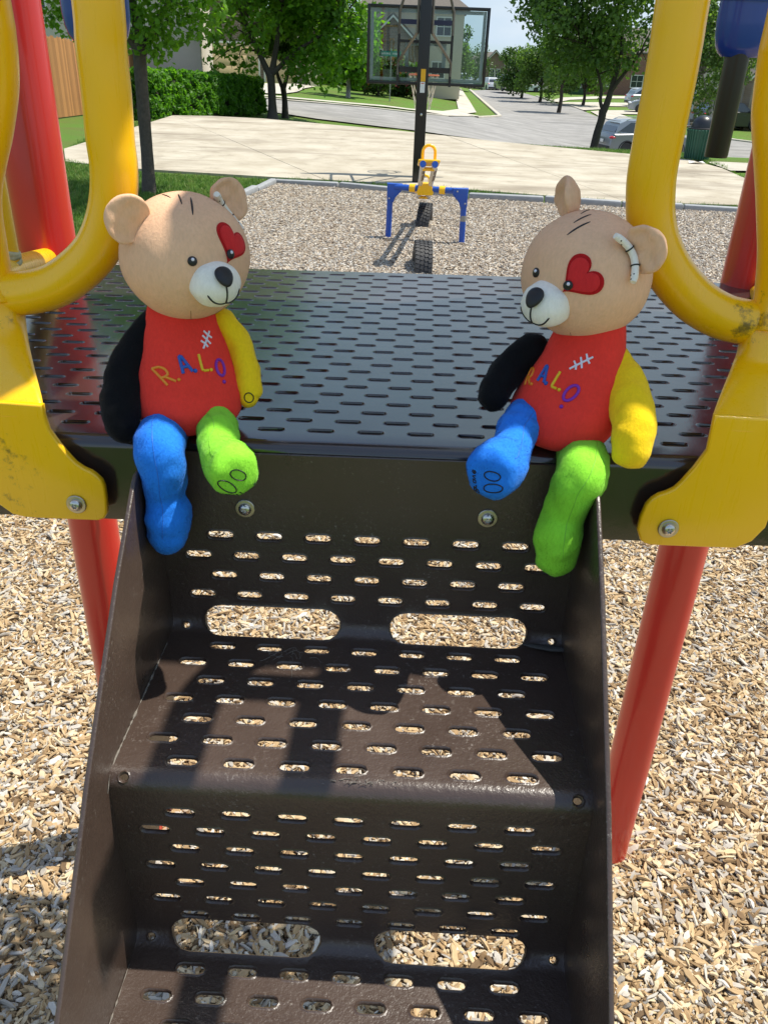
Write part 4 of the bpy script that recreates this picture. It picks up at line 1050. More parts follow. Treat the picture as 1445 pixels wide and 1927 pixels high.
sheet('pavement', [(-12.45,47.29,-0.2905), (-7.815,50.16,-0.592), (-5.354,51.24,-0.752), (-3.202,51.79,-0.8919), (-0.9785,52.92,-1.036), (0.6102,53.17,-1.176), (2.724,56.87,-1.44), (4.075,62.99,-1.609), (4.825,78.26,-1.703), (6.311,111.22,-1.889), (7.81,117.31,-2.076), (6.308,83.44,-1.889), (5.348,63.06,-1.769), (4.397,59.09,-1.65), (5.318,58.79,-1.765), (2.929,53.01,-1.466), (1.516,53.00,-1.29), (0.601,52.13,-1.175), (-0.9548,51.74,-1.038), (-3.131,50.66,-0.8965), (-5.24,50.14,-0.7594), (-7.66,49.15,-0.6021), (-12.24,46.47,-0.3042)], 0.08, M_WALK, 1.5)
sheet('driveway', [(-10.58,58.31,-0.4121), (-9.912,62.65,-0.4557), (-7.611,68.07,-0.6053), (-6.215,67.47,-0.696), (-6.535,62.99,-0.6752), (-6.413,57.28,-0.6832), (-6.881,53.14,-0.6527), (-8.144,51.34,-0.5706), (-9.213,50.64,-0.5012)], 0.075, M_WALK, 2.0)
for q in ([(19.54,110.24,-2.35), (26.64,119.65,-2.35), (30.36,122.71,-2.35), (28.42,114.67,-2.35), (25.05,112.31,-2.35), (19.41,104.56,-2.35), (16.68,96.90,-2.35), (16.71,101.35,-2.35)],
          [(17.75,98.21,-2.35), (22.42,101.01,-2.35), (28.66,103.23,-2.35), (26.61,95.65,-2.35), (20.61,92.63,-2.35), (18.93,86.23,-2.35), (16.74,83.25,-2.35), (16.93,87.93,-2.35), (16.48,95.71,-2.35)],
          [(19.16,84.75,-2.35), (25.19,88.47,-2.35), (23.15,81.08,-2.35), (19.23,79.52,-2.35), (18.87,71.64,-2.35), (16.81,69.99,-2.35), (16.47,74.60,-2.35), (17.17,81.96,-2.35)],
          [(21.17,70.57,-2.35), (23.04,71.52,-2.35), (21.91,67.25,-2.35), (19.68,65.68,-2.35)]):
    sheet('driveway', q, 0.075, M_WALK, 2.0)
sheet('pavement', [(6.098,17.44,-0), (6.296,17.60,-0), (9.2, 17.4, 0), (9.2, 16.6, 0), (6.064,16.12,-0)], 0.04, M_WALK, 2.0)
# edging along the mulch: grey border pieces
border = thing('mulch_border', 'low border of grey pieces edging the mulch bed in front of the court', 'border', (1.5, 11.9, 0))
M_EDGE = simple('grey_border_plastic', (0.27, 0.28, 0.29), 0.75, var=0.25, scale=14, bump=0.3, bscale=60, bdist=0.004)
line = [Vector((p[0], p[1], 0)) for p in ((-2.75, 6.0), (-2.36, 8.6), (-2.03, 10.83), (-1.76, 12.50), (-0.81, 12.30), (0.98, 11.78), (3.0, 11.52), (4.62, 11.44), (7.2, 11.07))]
random.seed(11)
for i in range(len(line) - 1):
    a, b = line[i], line[i + 1]; n = max(1, round((b - a).length / 0.85))
    for k in range(n):
        p, q = a.lerp(b, k / n), a.lerp(b, (k + 1) / n); d = (q - p); l = d.length - 0.015
        M = Matrix.Translation((p + q) / 2 + Vector((0, 0, 0.035 + random.uniform(-0.012, 0.012)))) @ Matrix.Rotation(math.atan2(d.y, d.x) + random.uniform(-0.02, 0.02), 4, 'Z') @ Matrix.Rotation(random.uniform(-0.02, 0.02), 4, 'Y')
        mb = MB(); mb.box((0, 0, 0), (l, 0.11, 0.10), M, 0.025); mb.build('border_piece', M_EDGE, border)

# ------------------------------------------------------------------ seesaw and tyres
def tyre(label, loc, tilt=0.0, rz=0.0, R_=0.30, w=0.19):
    t = thing('buried_tyre', label, 'tyre', loc, rz, 'half buried tyres under the seesaw')
    M = Matrix.Translation(loc) @ Matrix.Rotation(rz, 4, 'Z') @ Matrix.Rotation(tilt, 4, 'Y') @ Matrix.Rotation(R(90), 4, 'Y')
    hw = w / 2
    mb = MB(); mb.lathe([(R_ * 0.60, -hw * 0.75), (R_ * 0.66, -hw * 0.95), (R_ * 0.85, -hw), (R_ * 0.955, -hw * 0.86), (R_ * 0.965, -hw * 0.6), (R_ * 0.965, hw * 0.6), (R_ * 0.955, hw * 0.86), (R_ * 0.85, hw), (R_ * 0.66, hw * 0.95), (R_ * 0.60, hw * 0.75)], 56, M)
    mb.build('carcass', M_RUBBER, t)
    tr = MB(); n = 44
    for k in range(n):
        a = 2 * math.pi * k / n
        for sx, off, ww in ((-1, 0.0, 0.30), (-0.34, 0.25, 0.24), (0.34, 0.5, 0.24), (1, 0.75, 0.30)):
            for_ = Matrix.Rotation(a + off * 2 * math.pi / n, 4, 'Z') @ Matrix.Translation((R_ * 0.972, 0, sx * hw * 0.70)) @ Matrix.Rotation(0.35 * (1 if sx > 0 else -1), 4, 'X')
            tr.box((0, 0, 0), (0.010, 2 * math.pi * R_ / n * 0.74, hw * ww * 1.35), M @ for_)
    tr.build('tread_blocks', M_RUBBER, t)
    return t
tyre('half buried black tyre just behind the platform, nearest the camera', (0.255, 7.52, -0.035), 0.02, 0.03, 0.29, 0.160)
tyre('half buried black tyre farther off under the raised end of the beam', (0.325, 9.72, -0.045), 0.05, -0.12, 0.29, 0.150)
ss = thing('seesaw', 'blue framed seesaw with white beams and yellow handles standing in the mulch', 'seesaw', (0.31, 8.76, 0))
for x, y, s in ((-0.070, 8.84, 1), (0.693, 8.68, -1)):
    mb = MB(); mb.tube([(x, y, -0.1), (x + 0.012 * s, y, 0.50)], 0.030, 20); l = mb.build('leg', M_BLUEP, ss)
    mb = MB()
    M = Matrix.Translation((x + 0.012 * s, y - 0.034, 0)) @ Matrix.Rotation(-0.2 * 0, 4, 'Z')
    poly = [(-0.036 * s, 0.552), (0.120 * s, 0.548), (0.120 * s, 0.490), (0.050 * s, 0.415), (0.034 * s, 0.37), (-0.034 * s, 0.37)]
    mb.prism(poly, 0.068, M, bev=0.01); mb.build('corner_bracket', M_BLUEP, l)
    for bx, bz in ((0.085, 0.522), (0.0, 0.41)):
        mb = MB(); mb.lathe([(0.008, 0), (0.008, 0.006), (0.004, 0.008)], 12, Matrix.Translation((x + bx * s, y - 0.036, bz)) @ Matrix.Rotation(R(90), 4, 'X')); mb.build('screw', M_STEEL, l)
    if s < 0:
        mb = MB(); mb.lathe([(0.0312, 0.235), (0.0312, 0.29)], 20, Matrix.Translation((x + 0.006 * s, y, 0))); mb.build('sleeve', M_GREYP, l)
a, b = Vector((-0.02, 8.83, 0.517)), Vector((0.64, 8.69, 0.517))
mb = MB(); mb.tube([a, b], 0.0300, 20); mb.build('crossbar', M_BLUEP, ss)
for t in (0.235, 0.69):
    p = a.lerp(b, t); q = a.lerp(b, t + 0.085); mb = MB(); mb.tube([p, q], 0.040, 20); mb.build('collar', M_YEL, ss)
sl = Vector((0.035, 2.35, -0.63)).normalized()
pv = a.lerp(b, 0.47)
def beampt(off, d, up=0.0): return pv + Vector((off, 0, 0.045 + up)) + sl * d
M_BEAM = simple('white_beam', (0.66, 0.64, 0.60), 0.4, var=0.08)
for off in (-0.052, 0.052):
    mb = MB(); mb.tube([beampt(off, -1.20), beampt(off, 0.95)], 0.0245, 18); bm_ = mb.build('beam', M_BEAM, ss)
    for d in (-1.205, 0.955):
        mb = MB(); mb.tube([beampt(off, d - 0.012), beampt(off, d + 0.012)], 0.0275, 18); mb.build('end_cap', M_BLUEP, bm_)
    mb = MB()
    for d0, d1 in ((-0.98, -0.80), (-0.74, -0.38)):
        mb.tube([beampt(off, d0, 0.0) + Vector((0.004, 0, 0.0)), beampt(off, d1, 0.0) + Vector((0.004, 0, 0.0))], 0.0252, 18, cap=False)
    mb.build('sticker', simple('dark_sticker', (0.09, 0.07, 0.05), 0.4, var=0.7, scale=70), bm_)
M = Matrix.Translation(pv + Vector((0, -0.045, 0.0)))
mb = MB(); mb.prism([(-0.075, -0.055), (0.075, -0.055), (0.085, -0.03), (0.06, 0.06), (-0.06, 0.06), (-0.085, -0.03)], 0.09, M, bev=0.006); mb.build('pivot_plate', M_YEL, ss)
for d, sg in ((-1.05, -1), (0.86, 1)):
    c = beampt(0, d, 0.035); mb = MB(); mb.box((0, 0, 0), (0.19, 0.24, 0.024), Matrix.Translation(c) @ Matrix.Rotation(math.atan2(-0.63, 2.35), 4, 'X'), 0.01); mb.build('seat', M_YEL, ss)
    h = beampt(0, d - 0.20 * sg * 0 + (0.10 if sg < 0 else -0.10), 0.04)
    pts = [h + Vector((-0.055, 0, 0)), h + Vector((-0.055, 0, 0.09))] + [h + Vector((-0.055 * math.cos(t), 0, 0.10 + 0.055 * math.sin(t))) for t in lin(0.2, math.pi - 0.2, 8)] + [h + Vector((0.055, 0, 0.09)), h + Vector((0.055, 0, 0))]
    mb = MB(); mb.tube(pts, 0.0135, 14); mb.build('handle', M_YEL, ss)
    mb = MB(); mb.tube([beampt(-0.05, d + 0.03 * sg, -0.02), beampt(0.05, d + 0.03 * sg, -0.02)], 0.016, 12); mb.build('crosspiece', M_YEL, ss)

# ------------------------------------------------------------------ basketball hoop
hp = thing('basketball_hoop', 'basketball hoop with clear backboard on a black square pole, seen from behind', 'basketball hoop', (0.31, 13.03, 0))
mb = MB(); mb.box((0.31, 13.03, 1.45), (0.158, 0.158, 3.0), None, 0.008); pole = mb.build('pole', M_BLACK, hp)
mb = MB(); mb.lathe([(0.018, 0), (0.018, 0.006), (0.010, 0.012)], 16, Matrix.Translation((0.315, 12.950, 0.945)) @ Matrix.Rotation(R(90), 4, 'X')); mb.build('crank_nut', M_STEEL, pole)
zl = (0.3238,12.95,1.387)[2]
mb = MB(); mb.box((0.315, 12.9488, zl + 0.055), (0.066, 0.003, 0.155)); mb.build('yellow_sticker', simple('yellow_sticker', (0.80, 0.42, 0.01), 0.5, var=0.03), pole)
mb = MB(); mb.box((0.312, 12.9488, zl - 0.095), (0.066, 0.003, 0.135)); ws_ = mb.build('white_sticker', M_WHITE, pole)
mb = MB(); mb.box((0.312, 12.9468, zl - 0.045), (0.045, 0.001, 0.010)); mb.build('red_print', M_RED, ws_)
X0, X1, Z0, Z1, YB = -0.492, 1.245, 1.312, 2.292, 13.88
ym = YB
bb = MB()
fr = MB(); tw = 0.042
for c, d in (((X0, ym, (Z0 + Z1) / 2), (tw, 0.06, Z1 - Z0 + tw)), ((X1, ym, (Z0 + Z1) / 2), (tw, 0.06, Z1 - Z0 + tw)), (((X0 + X1) / 2, ym, Z0), (X1 - X0 - tw, 0.06, tw)), (((X0 + X1) / 2, ym, Z1), (X1 - X0 - tw, 0.06, tw))): fr.box(c, d, None, 0.004)
xa, xb = -0.045, 0.735
for x in (xa, xb): fr.box((x, ym - 0.045, (Z0 + Z1) / 2 - 0.02), (0.036, 0.036, Z1 - Z0 + 0.02))
fr.box(((xa + xb) / 2, ym - 0.045, 1.86), (xb - xa - 0.036, 0.036, 0.036))
frame = fr.build('backboard_frame', M_BLACK, hp)
mb = MB(); mb.box(((xa + xb) / 2, ym - 0.045, 2.105), (xb - xa - 0.036, 0.05, 0.062)); mb.build('upper_crossbar', simple('navy_paint', (0.012, 0.016, 0.06), 0.4), frame)
mb = MB(); mb.box(((xa + xb) / 2, ym - 0.05, 1.495), (xb - xa - 0.036, 0.07, 0.072)); mb.build('lower_crossbar', M_BLACK, frame)
def m_glass(name, tint, rough=0.0, mixf=0.10):
    t = NT(name); tr = t.n('ShaderNodeBsdfTransparent'); tr.inputs[0].default_value = tuple(tint) + (1,)
    gl = t.n('ShaderNodeBsdfGlossy', Roughness=rough); mx = t.n('ShaderNodeMixShader'); lw = t.n('ShaderNodeFresnel', IOR=1.45)
    t.l(lw.outputs[0], mx.inputs[0]); t.l(tr.outputs[0], mx.inputs[1]); t.l(gl.outputs[0], mx.inputs[2]); t.l(mx.outputs[0], t.o.inputs[0]); return t.m
M_PANE = m_glass('clear_acrylic', (0.80, 0.87, 0.86))
mb = MB(); mb.box(((X0 + X1) / 2, ym + 0.020, (Z0 + Z1) / 2), (X1 - X0 - tw, 0.010, Z1 - Z0 - tw)); mb.build('pane', M_PANE, frame)
mk = MB(); yk = ym + 0.030; i_ = 0.050
for c, d in (((X0 + i_, yk, (Z0 + Z1) / 2), (0.045, 0.004, Z1 - Z0 - 0.055)), ((X1 - i_, yk, (Z0 + Z1) / 2), (0.045, 0.004, Z1 - Z0 - 0.055)), (((X0 + X1) / 2, yk, Z0 + i_), (X1 - X0 - 0.15, 0.004, 0.045)), (((X0 + X1) / 2, yk, Z1 - i_), (X1 - X0 - 0.15, 0.004, 0.045))): mk.box(c, d)
mk.build('border_line', M_WHITE, frame)
tk = MB(); xc = (X0 + X1) / 2 - 0.02
for c, d in (((xc - 0.275, yk, 1.66), (0.055, 0.004, 0.40)), ((xc + 0.275, yk, 1.66), (0.055, 0.004, 0.40)), ((xc, yk, 1.835), (0.495, 0.004, 0.055)), ((xc, yk, 1.485), (0.495, 0.004, 0.055))): tk.box(c, d)
tk.build('target_square', M_WHITE, frame)
M_STRUT = simple('galvanised_strut', (0.16, 0.14, 0.12), 0.45, 0.5, var=0.4, scale=16)
for sx, xs in ((-1, xa), (1, xb)):
    mb = MB(); mb.tube([(0.31 + sx * 0.10, 13.02, 2.10), (0.31 + sx * 0.10, 13.02, 1.96), (xs, ym - 0.06, 1.60), (xs, ym - 0.06, 1.42)], 0.020, 10); mb.build('lower_strut', M_STRUT, hp)
    mb = MB(); mb.tube([(0.31 + sx * 0.10, 13.02, 2.72), (xs - sx * 0.06, ym - 0.08, 2.42), (xs, ym - 0.06, 2.24), (xs, ym - 0.06, 1.95)], 0.020, 10); mb.build('upper_strut', M_STRUT, hp)
    mb = MB(); mb.tube([(0.31 + sx * 0.10, 13.02, 2.35), (0.31 + sx * 0.10, 13.02, 1.95)], 0.018, 10); mb.build('side_plate', M_STRUT, hp)
M_ORANGE = simple('orange_rim', (0.62, 0.12, 0.03), 0.4)
rc = Vector((0.36, ym + 0.38, 1.42))
mb = MB(); mb.tube([rc + Vector((0.228 * math.cos(t), 0.228 * math.sin(t), 0)) for t in lin(0, 2 * math.pi, 36)[:-1]], 0.010, 8, closed=True); mb.box((rc.x, ym + 0.09, 1.41), (0.16, 0.13, 0.02)); rim = mb.build('rim', M_ORANGE, hp)
mb = MB()
for k in range(14):
    for dr in (1, -1):
        P = []
        for q in range(9):
            f = q / 8; t = 2 * math.pi * (k + dr * f * 1.7) / 14; rr_ = 0.225 * (1 - f) ** 1.2 * 0.48 + 0.118
            P.append(rc + Vector((rr_ * math.cos(t), rr_ * math.sin(t), -0.01 - 0.46 * f)))
        mb.tube(P, 0.0055, 6)
mb.build('net', simple('white_net_cord', (0.68, 0.64, 0.55), 0.9), rim)

# ------------------------------------------------------------------ litter bin
bx, by = 6.03, 18.0
bn = thing('litter_bin', 'dark green slatted litter bin with a black domed lid beside the court', 'litter bin', (bx, by, 0.0))
M_BIN = simple('green_bin_coating', (0.012, 0.085, 0.055), 0.45, var=0.2)
mb = MB(); mb.lathe([(0.215, 0.045), (0.222, 0.06), (0.245, 0.50), (0.262, 0.56), (0.262, 0.585), (0.235, 0.585)], 32, Matrix.Translation((bx, by, 0))); mb.build('liner', M_BIN, bn)
me0 = None
for k in range(28):
    a = 2 * math.pi * k / 28
    if me0 is None:
        mb = MB(); mb.tube([(bx + 0.235, by, 0.04), (bx + 0.242, by, 0.30), (bx + 0.258, by, 0.52), (bx + 0.280, by, 0.575)], 0.012, 6, flat=1.0); o = mb.build('slat', M_BIN, bn); me0 = o.data
    else:
        o = bpy.data.objects.new('slat', me0); COL.objects.link(o); o.parent = bn
        o.rotation_euler = (0, 0, a)
mb = MB(); mb.lathe([(0.255, 0.585), (0.262, 0.60), (0.215, 0.615), (0.210, 0.66), (0.190, 0.73), (0.150, 0.785), (0.085, 0.82), (0.02, 0.832)], 32, Matrix.Translation((bx, by, 0))); mb.build('dome_lid', simple('black_plastic_lid', (0.012, 0.014, 0.018), 0.35), bn)
lt = thing('paper_litter', 'crumpled white paper lying on the concrete in front of the bin', 'litter', (5.75, 17.1, 0.036))
mb = MB(); mb.add([(5.60, 17.05, 0.045), (5.75, 17.0, 0.085), (5.92, 17.06, 0.05), (5.90, 17.2, 0.075), (5.74, 17.24, 0.045), (5.62, 17.18, 0.08), (5.76, 17.12, 0.06)], [[0, 1, 6], [1, 2, 6], [2, 3, 6], [3, 4, 6], [4, 5, 6], [5, 0, 6]]); mb.build('sheet', M_WHITE, lt)

# ------------------------------------------------------------------ vegetation
def m_leaf(name, lo, hi, trans=0.35):
    t = NT(name); at = t.n('ShaderNodeAttribute', _attribute_name='tint'); c = t.mix(at.outputs['Fac'], lo, hi)
    t.l(c, t.b.inputs['Base Color']); t.b.inputs['Roughness'].default_value = 0.5; t.b.inputs['Specular IOR Level'].default_value = 0.35
    tl = t.n('ShaderNodeBsdfTranslucent'); c2 = t.mix(1.0, c, (1.7, 1.8, 0.6), 'MULTIPLY'); t.l(c2, tl.inputs[0])
    mx = t.n('ShaderNodeMixShader'); mx.inputs[0].default_value = trans
    t.l(t.b.outputs[0], mx.inputs[1]); t.l(tl.outputs[0], mx.inputs[2]); t.l(mx.outputs[0], t.o.inputs[0]); return t.m
LF_BRIGHT = m_leaf('bright_leaf', (0.060, 0.150, 0.016), (0.17, 0.34, 0.034), 0.52)
LF_OAK = m_leaf('oak_leaf', (0.045, 0.098, 0.022), (0.14, 0.23, 0.058), 0.46)
LF_HEDGE = m_leaf('hedge_leaf', (0.045, 0.135, 0.014), (0.13, 0.30, 0.030), 0.5)
LF_DARK = m_leaf('dark_leaf', (0.028, 0.068, 0.012), (0.085, 0.155, 0.035), 0.38)
LF_RED = m_leaf('rusty_leaf', (0.16, 0.07, 0.035), (0.34, 0.17, 0.10), 0.3)
M_BARK = simple('grey_brown_bark', (0.075, 0.062, 0.050), 0.9, var=0.55, scale=26, bump=0.9, bscale=45, bdist=0.012)
M_BARKD = simple('dark_bark', (0.050, 0.040, 0.030), 0.9, var=0.5, scale=20, bump=0.8, bscale=30, bdist=0.012)

def leaf_mesh(name, C, Rr, N, size, m, seed, parent=None, shell=0.55, flat=(1, 1, 1), kind=None):
    """N leaf-sized faces spread through clumps (centres C, radii Rr)"""
    rs = np.random.default_rng(seed); C = np.array(C, float); Rr = np.array(Rr, float)
    wgt = Rr ** 2; idx = rs.choice(len(C), N, p=wgt / wgt.sum())
    d = rs.normal(size=(N, 3)); d /= np.linalg.norm(d, axis=1, keepdims=True)
    rad = (shell + (1 - shell) * rs.random((N, 1))) * (0.78 + 0.44 * rs.random((N, 1)))
    P = C[idx] + d * rad * Rr[idx][:, None] * np.array(flat)
    nrm = d * 0.6 + rs.normal(size=(N, 3)) * 0.75 + np.array([0, 0, 0.45]); nrm /= np.linalg.norm(nrm, axis=1, keepdims=True)
    t = np.cross(nrm, rs.normal(size=(N, 3))); t /= np.linalg.norm(t, axis=1, keepdims=True); b = np.cross(nrm, t)
    s = size * (0.6 + 0.8 * rs.random((N, 1)))
    q = np.stack([P + t * s * 0.62, P + b * s * 0.36 + nrm * s * 0.10, P - t * s * 0.50, P - b * s * 0.36 + nrm * s * 0.10], 1).reshape(-1, 3)
    if parent is not None:
        inv = np.array(mat_of(parent).inverted()); q = q @ inv[:3, :3].T + inv[:3, 3]
    me = bpy.data.meshes.new(name); me.vertices.add(4 * N); me.vertices.foreach_set('co', q.astype(np.float32).ravel())
    me.loops.add(4 * N); me.loops.foreach_set('vertex_index', np.arange(4 * N, dtype=np.int32))
    me.polygons.add(N); me.polygons.foreach_set('loop_start', np.arange(0, 4 * N, 4, dtype=np.int32)); me.polygons.foreach_set('loop_total', np.full(N, 4, dtype=np.int32))
    me.update(calc_edges=True)
    tint = np.clip(rs.random(len(C))[idx] * 0.55 + rs.random(N) * 0.55 - 0.05, 0, 1)
    a = me.attributes.new('tint', 'FLOAT', 'FACE'); a.data.foreach_set('value', tint.astype(np.float32))
    me.materials.append(m); o = bpy.data.objects.new(name, me); COL.objects.link(o)
    if parent: o.parent = parent; WM[o.name] = mat_of(parent)
    if kind: o['kind'] = kind
    return o
def tree(name, label, trunk, forks, cc, cr, nclump, nleaf, size, leaf, bark, seed, group=None, crad=0.33, extra=()):
    """trunk: [(x,y,z,r)...]; forks: list of limb polylines; crown ellipsoid centre cc / radii cr"""
    rs = random.Random(seed)
    t = thing(name, label, 'tree', tuple(trunk[0][:3]), 0.0, group)
    S4 = spline(trunk, 8); mb = MB(); mb.tube([Vector(q[:3]) for q in S4], [q[3] * (1 + 0.06 * noise.noise(Vector((q[2] * 5, seed, 0)))) for q in S4], 12); tk_ = mb.build('trunk', bark, t)
    mb = MB(); tips = []
    for fk in forks:
        S5 = spline(fk, 6); mb.tube([Vector(q[:3]) for q in S5], [q[3] for q in S5], 8); tips += [Vector(q[:3]) for q in S5[len(S5) // 2:]]
    if not tips: tips = [Vector(trunk[-1][:3])]
    C = []; Rr = []
    for k in range(nclump):
        while True:
            d = Vector((rs.uniform(-1, 1), rs.uniform(-1, 1), rs.uniform(-1, 1)))
            if 0.25 < d.length < 1: break
        d *= 0.72 + 0.30 * rs.random()
        c = Vector((cc[0] + d.x * cr[0], cc[1] + d.y * cr[1], cc[2] + d.z * cr[2])); r = crad * min(cr) * rs.uniform(0.7, 1.35)
        C.append(c); Rr.append(r)
    for e in extra: C.append(Vector(e[:3])); Rr.append(e[3])
    for c in C:
        src_ = min(tips, key=lambda p: (p - c).length); mid = src_.lerp(c, 0.5) + Vector((rs.uniform(-.1, .1), rs.uniform(-.1, .1), rs.uniform(0, .15))) * min(cr)
        r0 = trunk[-1][3] * 0.26; S6 = spline([src_, mid, c], 3); mb.tube(S6, [r0 * (1 - 0.8 * i / (len(S6) - 1)) for i in range(len(S6))], 5)
    mb.build('branches', bark, t)
    leaf_mesh('crown', C, Rr, nleaf, size, leaf, seed, t)
    return t
def rel(p, dx=0, dy=0, dz=0): return (p[0] + dx, p[1] + dy, p[2] + dz)

b = (-3.192,11.15,-0)
tree('maple_tree', 'nearest tree, slim mottled grey trunk rising from the lawn behind the left bear', [(b[0], b[1], -0.05, 0.098), (*(-3.182,11.20,0.4142), 0.080), (*(-3.168,11.20,1.022), 0.078), (*(-3.152,11.20,1.569), 0.080), (*(-3.143,11.20,1.926), 0.055)],
     [[(*(-3.155,11.20,1.541), 0.06), (*(-2.903,11.30,1.937), 0.04), (*(-2.561,11.40,2.485), 0.02)], [(*(-3.155,11.20,1.597), 0.05), (*(-3.346,11.10,1.97), 0.035), (*(-3.559,11.00,2.423), 0.02)], [(*(-3.149,11.20,1.872), 0.05), (-3.3, 11.4, 3.2, 0.03), (-3.2, 11.5, 4.4, 0.012)]],
     (-3.25, 11.3, 3.7), (1.8, 1.6, 1.75), 70, 32000, 0.074, LF_BRIGHT, M_BARK, 5, crad=0.30,
     extra=[(*(-2.962,11.00,1.82), 0.28), (*(-2.877,11.10,1.688), 0.22), (*(-2.643,11.00,1.91), 0.30), (*(-2.361,11.00,1.946), 0.26), (*(-2.219,11.10,2.06), 0.22), (*(-3.222,11.30,1.927), 0.28), (*(-2.851,10.90,2.031), 0.3), (*(-2.51,10.90,2.094), 0.3), (*(-3.411,11.20,1.944), 0.25), (*(-4.063,11.20,1.923), 0.17), (*(-3.985,11.20,1.779), 0.11), (*(-4.152,11.20,2.027), 0.2), (*(-2.933,11.10,1.576), 0.12), (*(-3.182,11.40,1.681), 0.20)])
b = (-4.9,34.92,-0.7789)
tree('red_oak_tree', 'broad leafy tree with a thick grey trunk forking low on the grass bank', [(b[0], b[1], b[2] - 0.1, 0.30), (*(-4.924,35.20,-0.3499), 0.17), (*(-4.937,35.20,0.474), 0.15), (*(-4.965,35.20,0.8328), 0.16)],
     [[(*(-4.968,35.20,0.7431), 0.13), (*(-5.325,35.20,1.44), 0.10), (*(-5.749,35.00,2.372), 0.06)], [(*(-4.948,35.20,0.7438), 0.13), (*(-4.727,35.30,1.723), 0.10), (*(-4.487,35.30,3.095), 0.06)], [(*(-4.904,35.20,0.8348), 0.10), (*(-3.892,35.00,1.663), 0.07), (*(-2.5,35.00,2.478), 0.04)]],
     (-4.033,35.20,5.348), (4.0, 3.4, 4.6), 105, 27000, 0.19, LF_BRIGHT, M_BARK, 21, crad=0.24,
     extra=[(*(-2.275,34.60,2.14), 0.75), (*(-1.309,34.60,2.591), 0.7), (*(-1.79,34.80,1.646), 0.55), (*(-3.077,34.80,1.689), 0.6), (*(-3.889,34.90,1.227), 0.45), (*(-6.444,34.80,1.663), 0.55), (*(-6.97,34.80,1.213), 0.4), (*(-7.096,34.80,2.238), 0.6), (*(-6.197,34.80,2.52), 0.6), (*(-5.441,34.80,1.953), 0.6), (*(-6.093,34.90,1.154), 0.35), (*(-1.103,34.70,2.011), 0.45), (*(-3.402,35.00,0.8893), 0.35), (*(-5.696,34.90,1.079), 0.3)])
b = (-4.674,37.09,-0.7962)
tree('twin_stem_tree', 'thinner dark tree splitting in two stems just behind the broad leafy tree', [(b[0], b[1], b[2] - 0.1, 0.16), (*(-4.731,37.50,-0.171), 0.115), (*(-4.783,37.50,0.3136), 0.115)],
     [[(*(-4.785,37.50,0.2555), 0.09), (*(-4.968,37.50,0.6916), 0.07), (*(-5.141,37.50,1.348), 0.05)], [(*(-4.763,37.50,0.2563), 0.09), (*(-4.597,37.50,0.7994), 0.075), (*(-4.383,37.50,1.653), 0.05)]],
     (-4.53,38.00,2.485), (2.0, 2.0, 1.3), 26, 4500, 0.18, LF_DARK, M_BARKD, 33, crad=0.3)
b = (-3.298,58.24,-0.8856)
tree('lawn_tree', 'small tree with pale straight trunk alone on the far front lawn', [(b[0], b[1], b[2] - 0.1, 0.17), (*(-3.31,58.90,-0.1839), 0.13), (*(-3.251,58.90,0.5681), 0.12)],
     [[(*(-3.25,58.90,0.4787), 0.08), (*(-3.526,58.90,1.004), 0.06), (*(-3.866,58.90,1.434), 0.03)], [(*(-3.25,58.90,0.4787), 0.08), (*(-2.92,58.90,1.024), 0.06), (*(-2.522,58.90,1.391), 0.03)]],
     (-3.459,58.90,1.065), (2.3, 2.0, 1.15), 36, 7000, 0.24, LF_BRIGHT, M_GREYP, 41, crad=0.42)
b = (5.966,27.50,-0.9717)
tree('live_oak_tree', 'leaning oak with dark forked trunk at the court edge beside the silver car', [(b[0], b[1], b[2] - 0.35, 0.14), (*(6.054,27.50,-0.2926), 0.118), (*(6.128,27.50,0.1507), 0.115), (*(6.131,27.50,0.4261), 0.119)],
     [[(*(6.136,27.50,0.3974), 0.059), (*(6.014,27.50,0.6515), 0.050), (*(5.961,27.50,1.074), 0.042), (*(5.497,27.36,2.022), 0.025)], [(*(6.157,27.50,0.3693), 0.109), (*(6.237,27.50,0.6591), 0.098), (*(6.307,27.50,1.086), 0.077), (*(6.421,27.50,2.053), 0.056), (*(6.138,27.50,3.228), 0.028)], [(*(6.264,27.50,0.8733), 0.070), (*(6.455,27.36,1.234), 0.056), (*(6.916,27.22,1.934), 0.035)]],
     (5.909,27.64,4.3), (2.9, 2.7, 3.6), 105, 30000, 0.115, LF_OAK, M_BARKD, 52, crad=0.24,
     extra=[(*(3.98,27.36,2.765), 0.350), (*(4.439,27.36,2.187), 0.392), (*(3.743,27.50,2.366), 0.196), (*(4.91,27.36,1.596), 0.364), (*(5.515,27.22,1.536), 0.242), (*(6.113,27.08,1.49), 0.222), (*(6.75,27.22,1.577), 0.262), (*(4.562,27.22,2.779), 0.420), (*(4.306,27.64,1.779), 0.280), (*(6.489,26.94,1.787), 0.364), (*(5.479,26.94,1.886), 0.364), (*(7.354,27.36,1.458), 0.242), (*(7.463,27.36,2.087), 0.420)])
tb = (17.17,50.00,-1.174)
tree('street_tree', 'young tree behind the litter bin in front of the dark parked cars', [(tb[0], 50, tb[2] - 0.4, 0.13), (*(17.02,50.00,-0.3888), 0.10), (*(17.02,50.00,0.0012), 0.09)],
     [[(*(17.03,50.00,-0.0502), 0.06), (*(16.64,50.00,0.3753), 0.05), (*(16.21,50.00,1.251), 0.03)], [(*(17.03,50.00,-0.0502), 0.06), (*(17.25,50.00,0.473), 0.05), (*(17.35,50.00,1.289), 0.03)]],
     (16.38,50.00,2.742), (2.9, 2.4, 3.1), 70, 15000, 0.15, LF_OAK, M_GREYP, 61, crad=0.26)
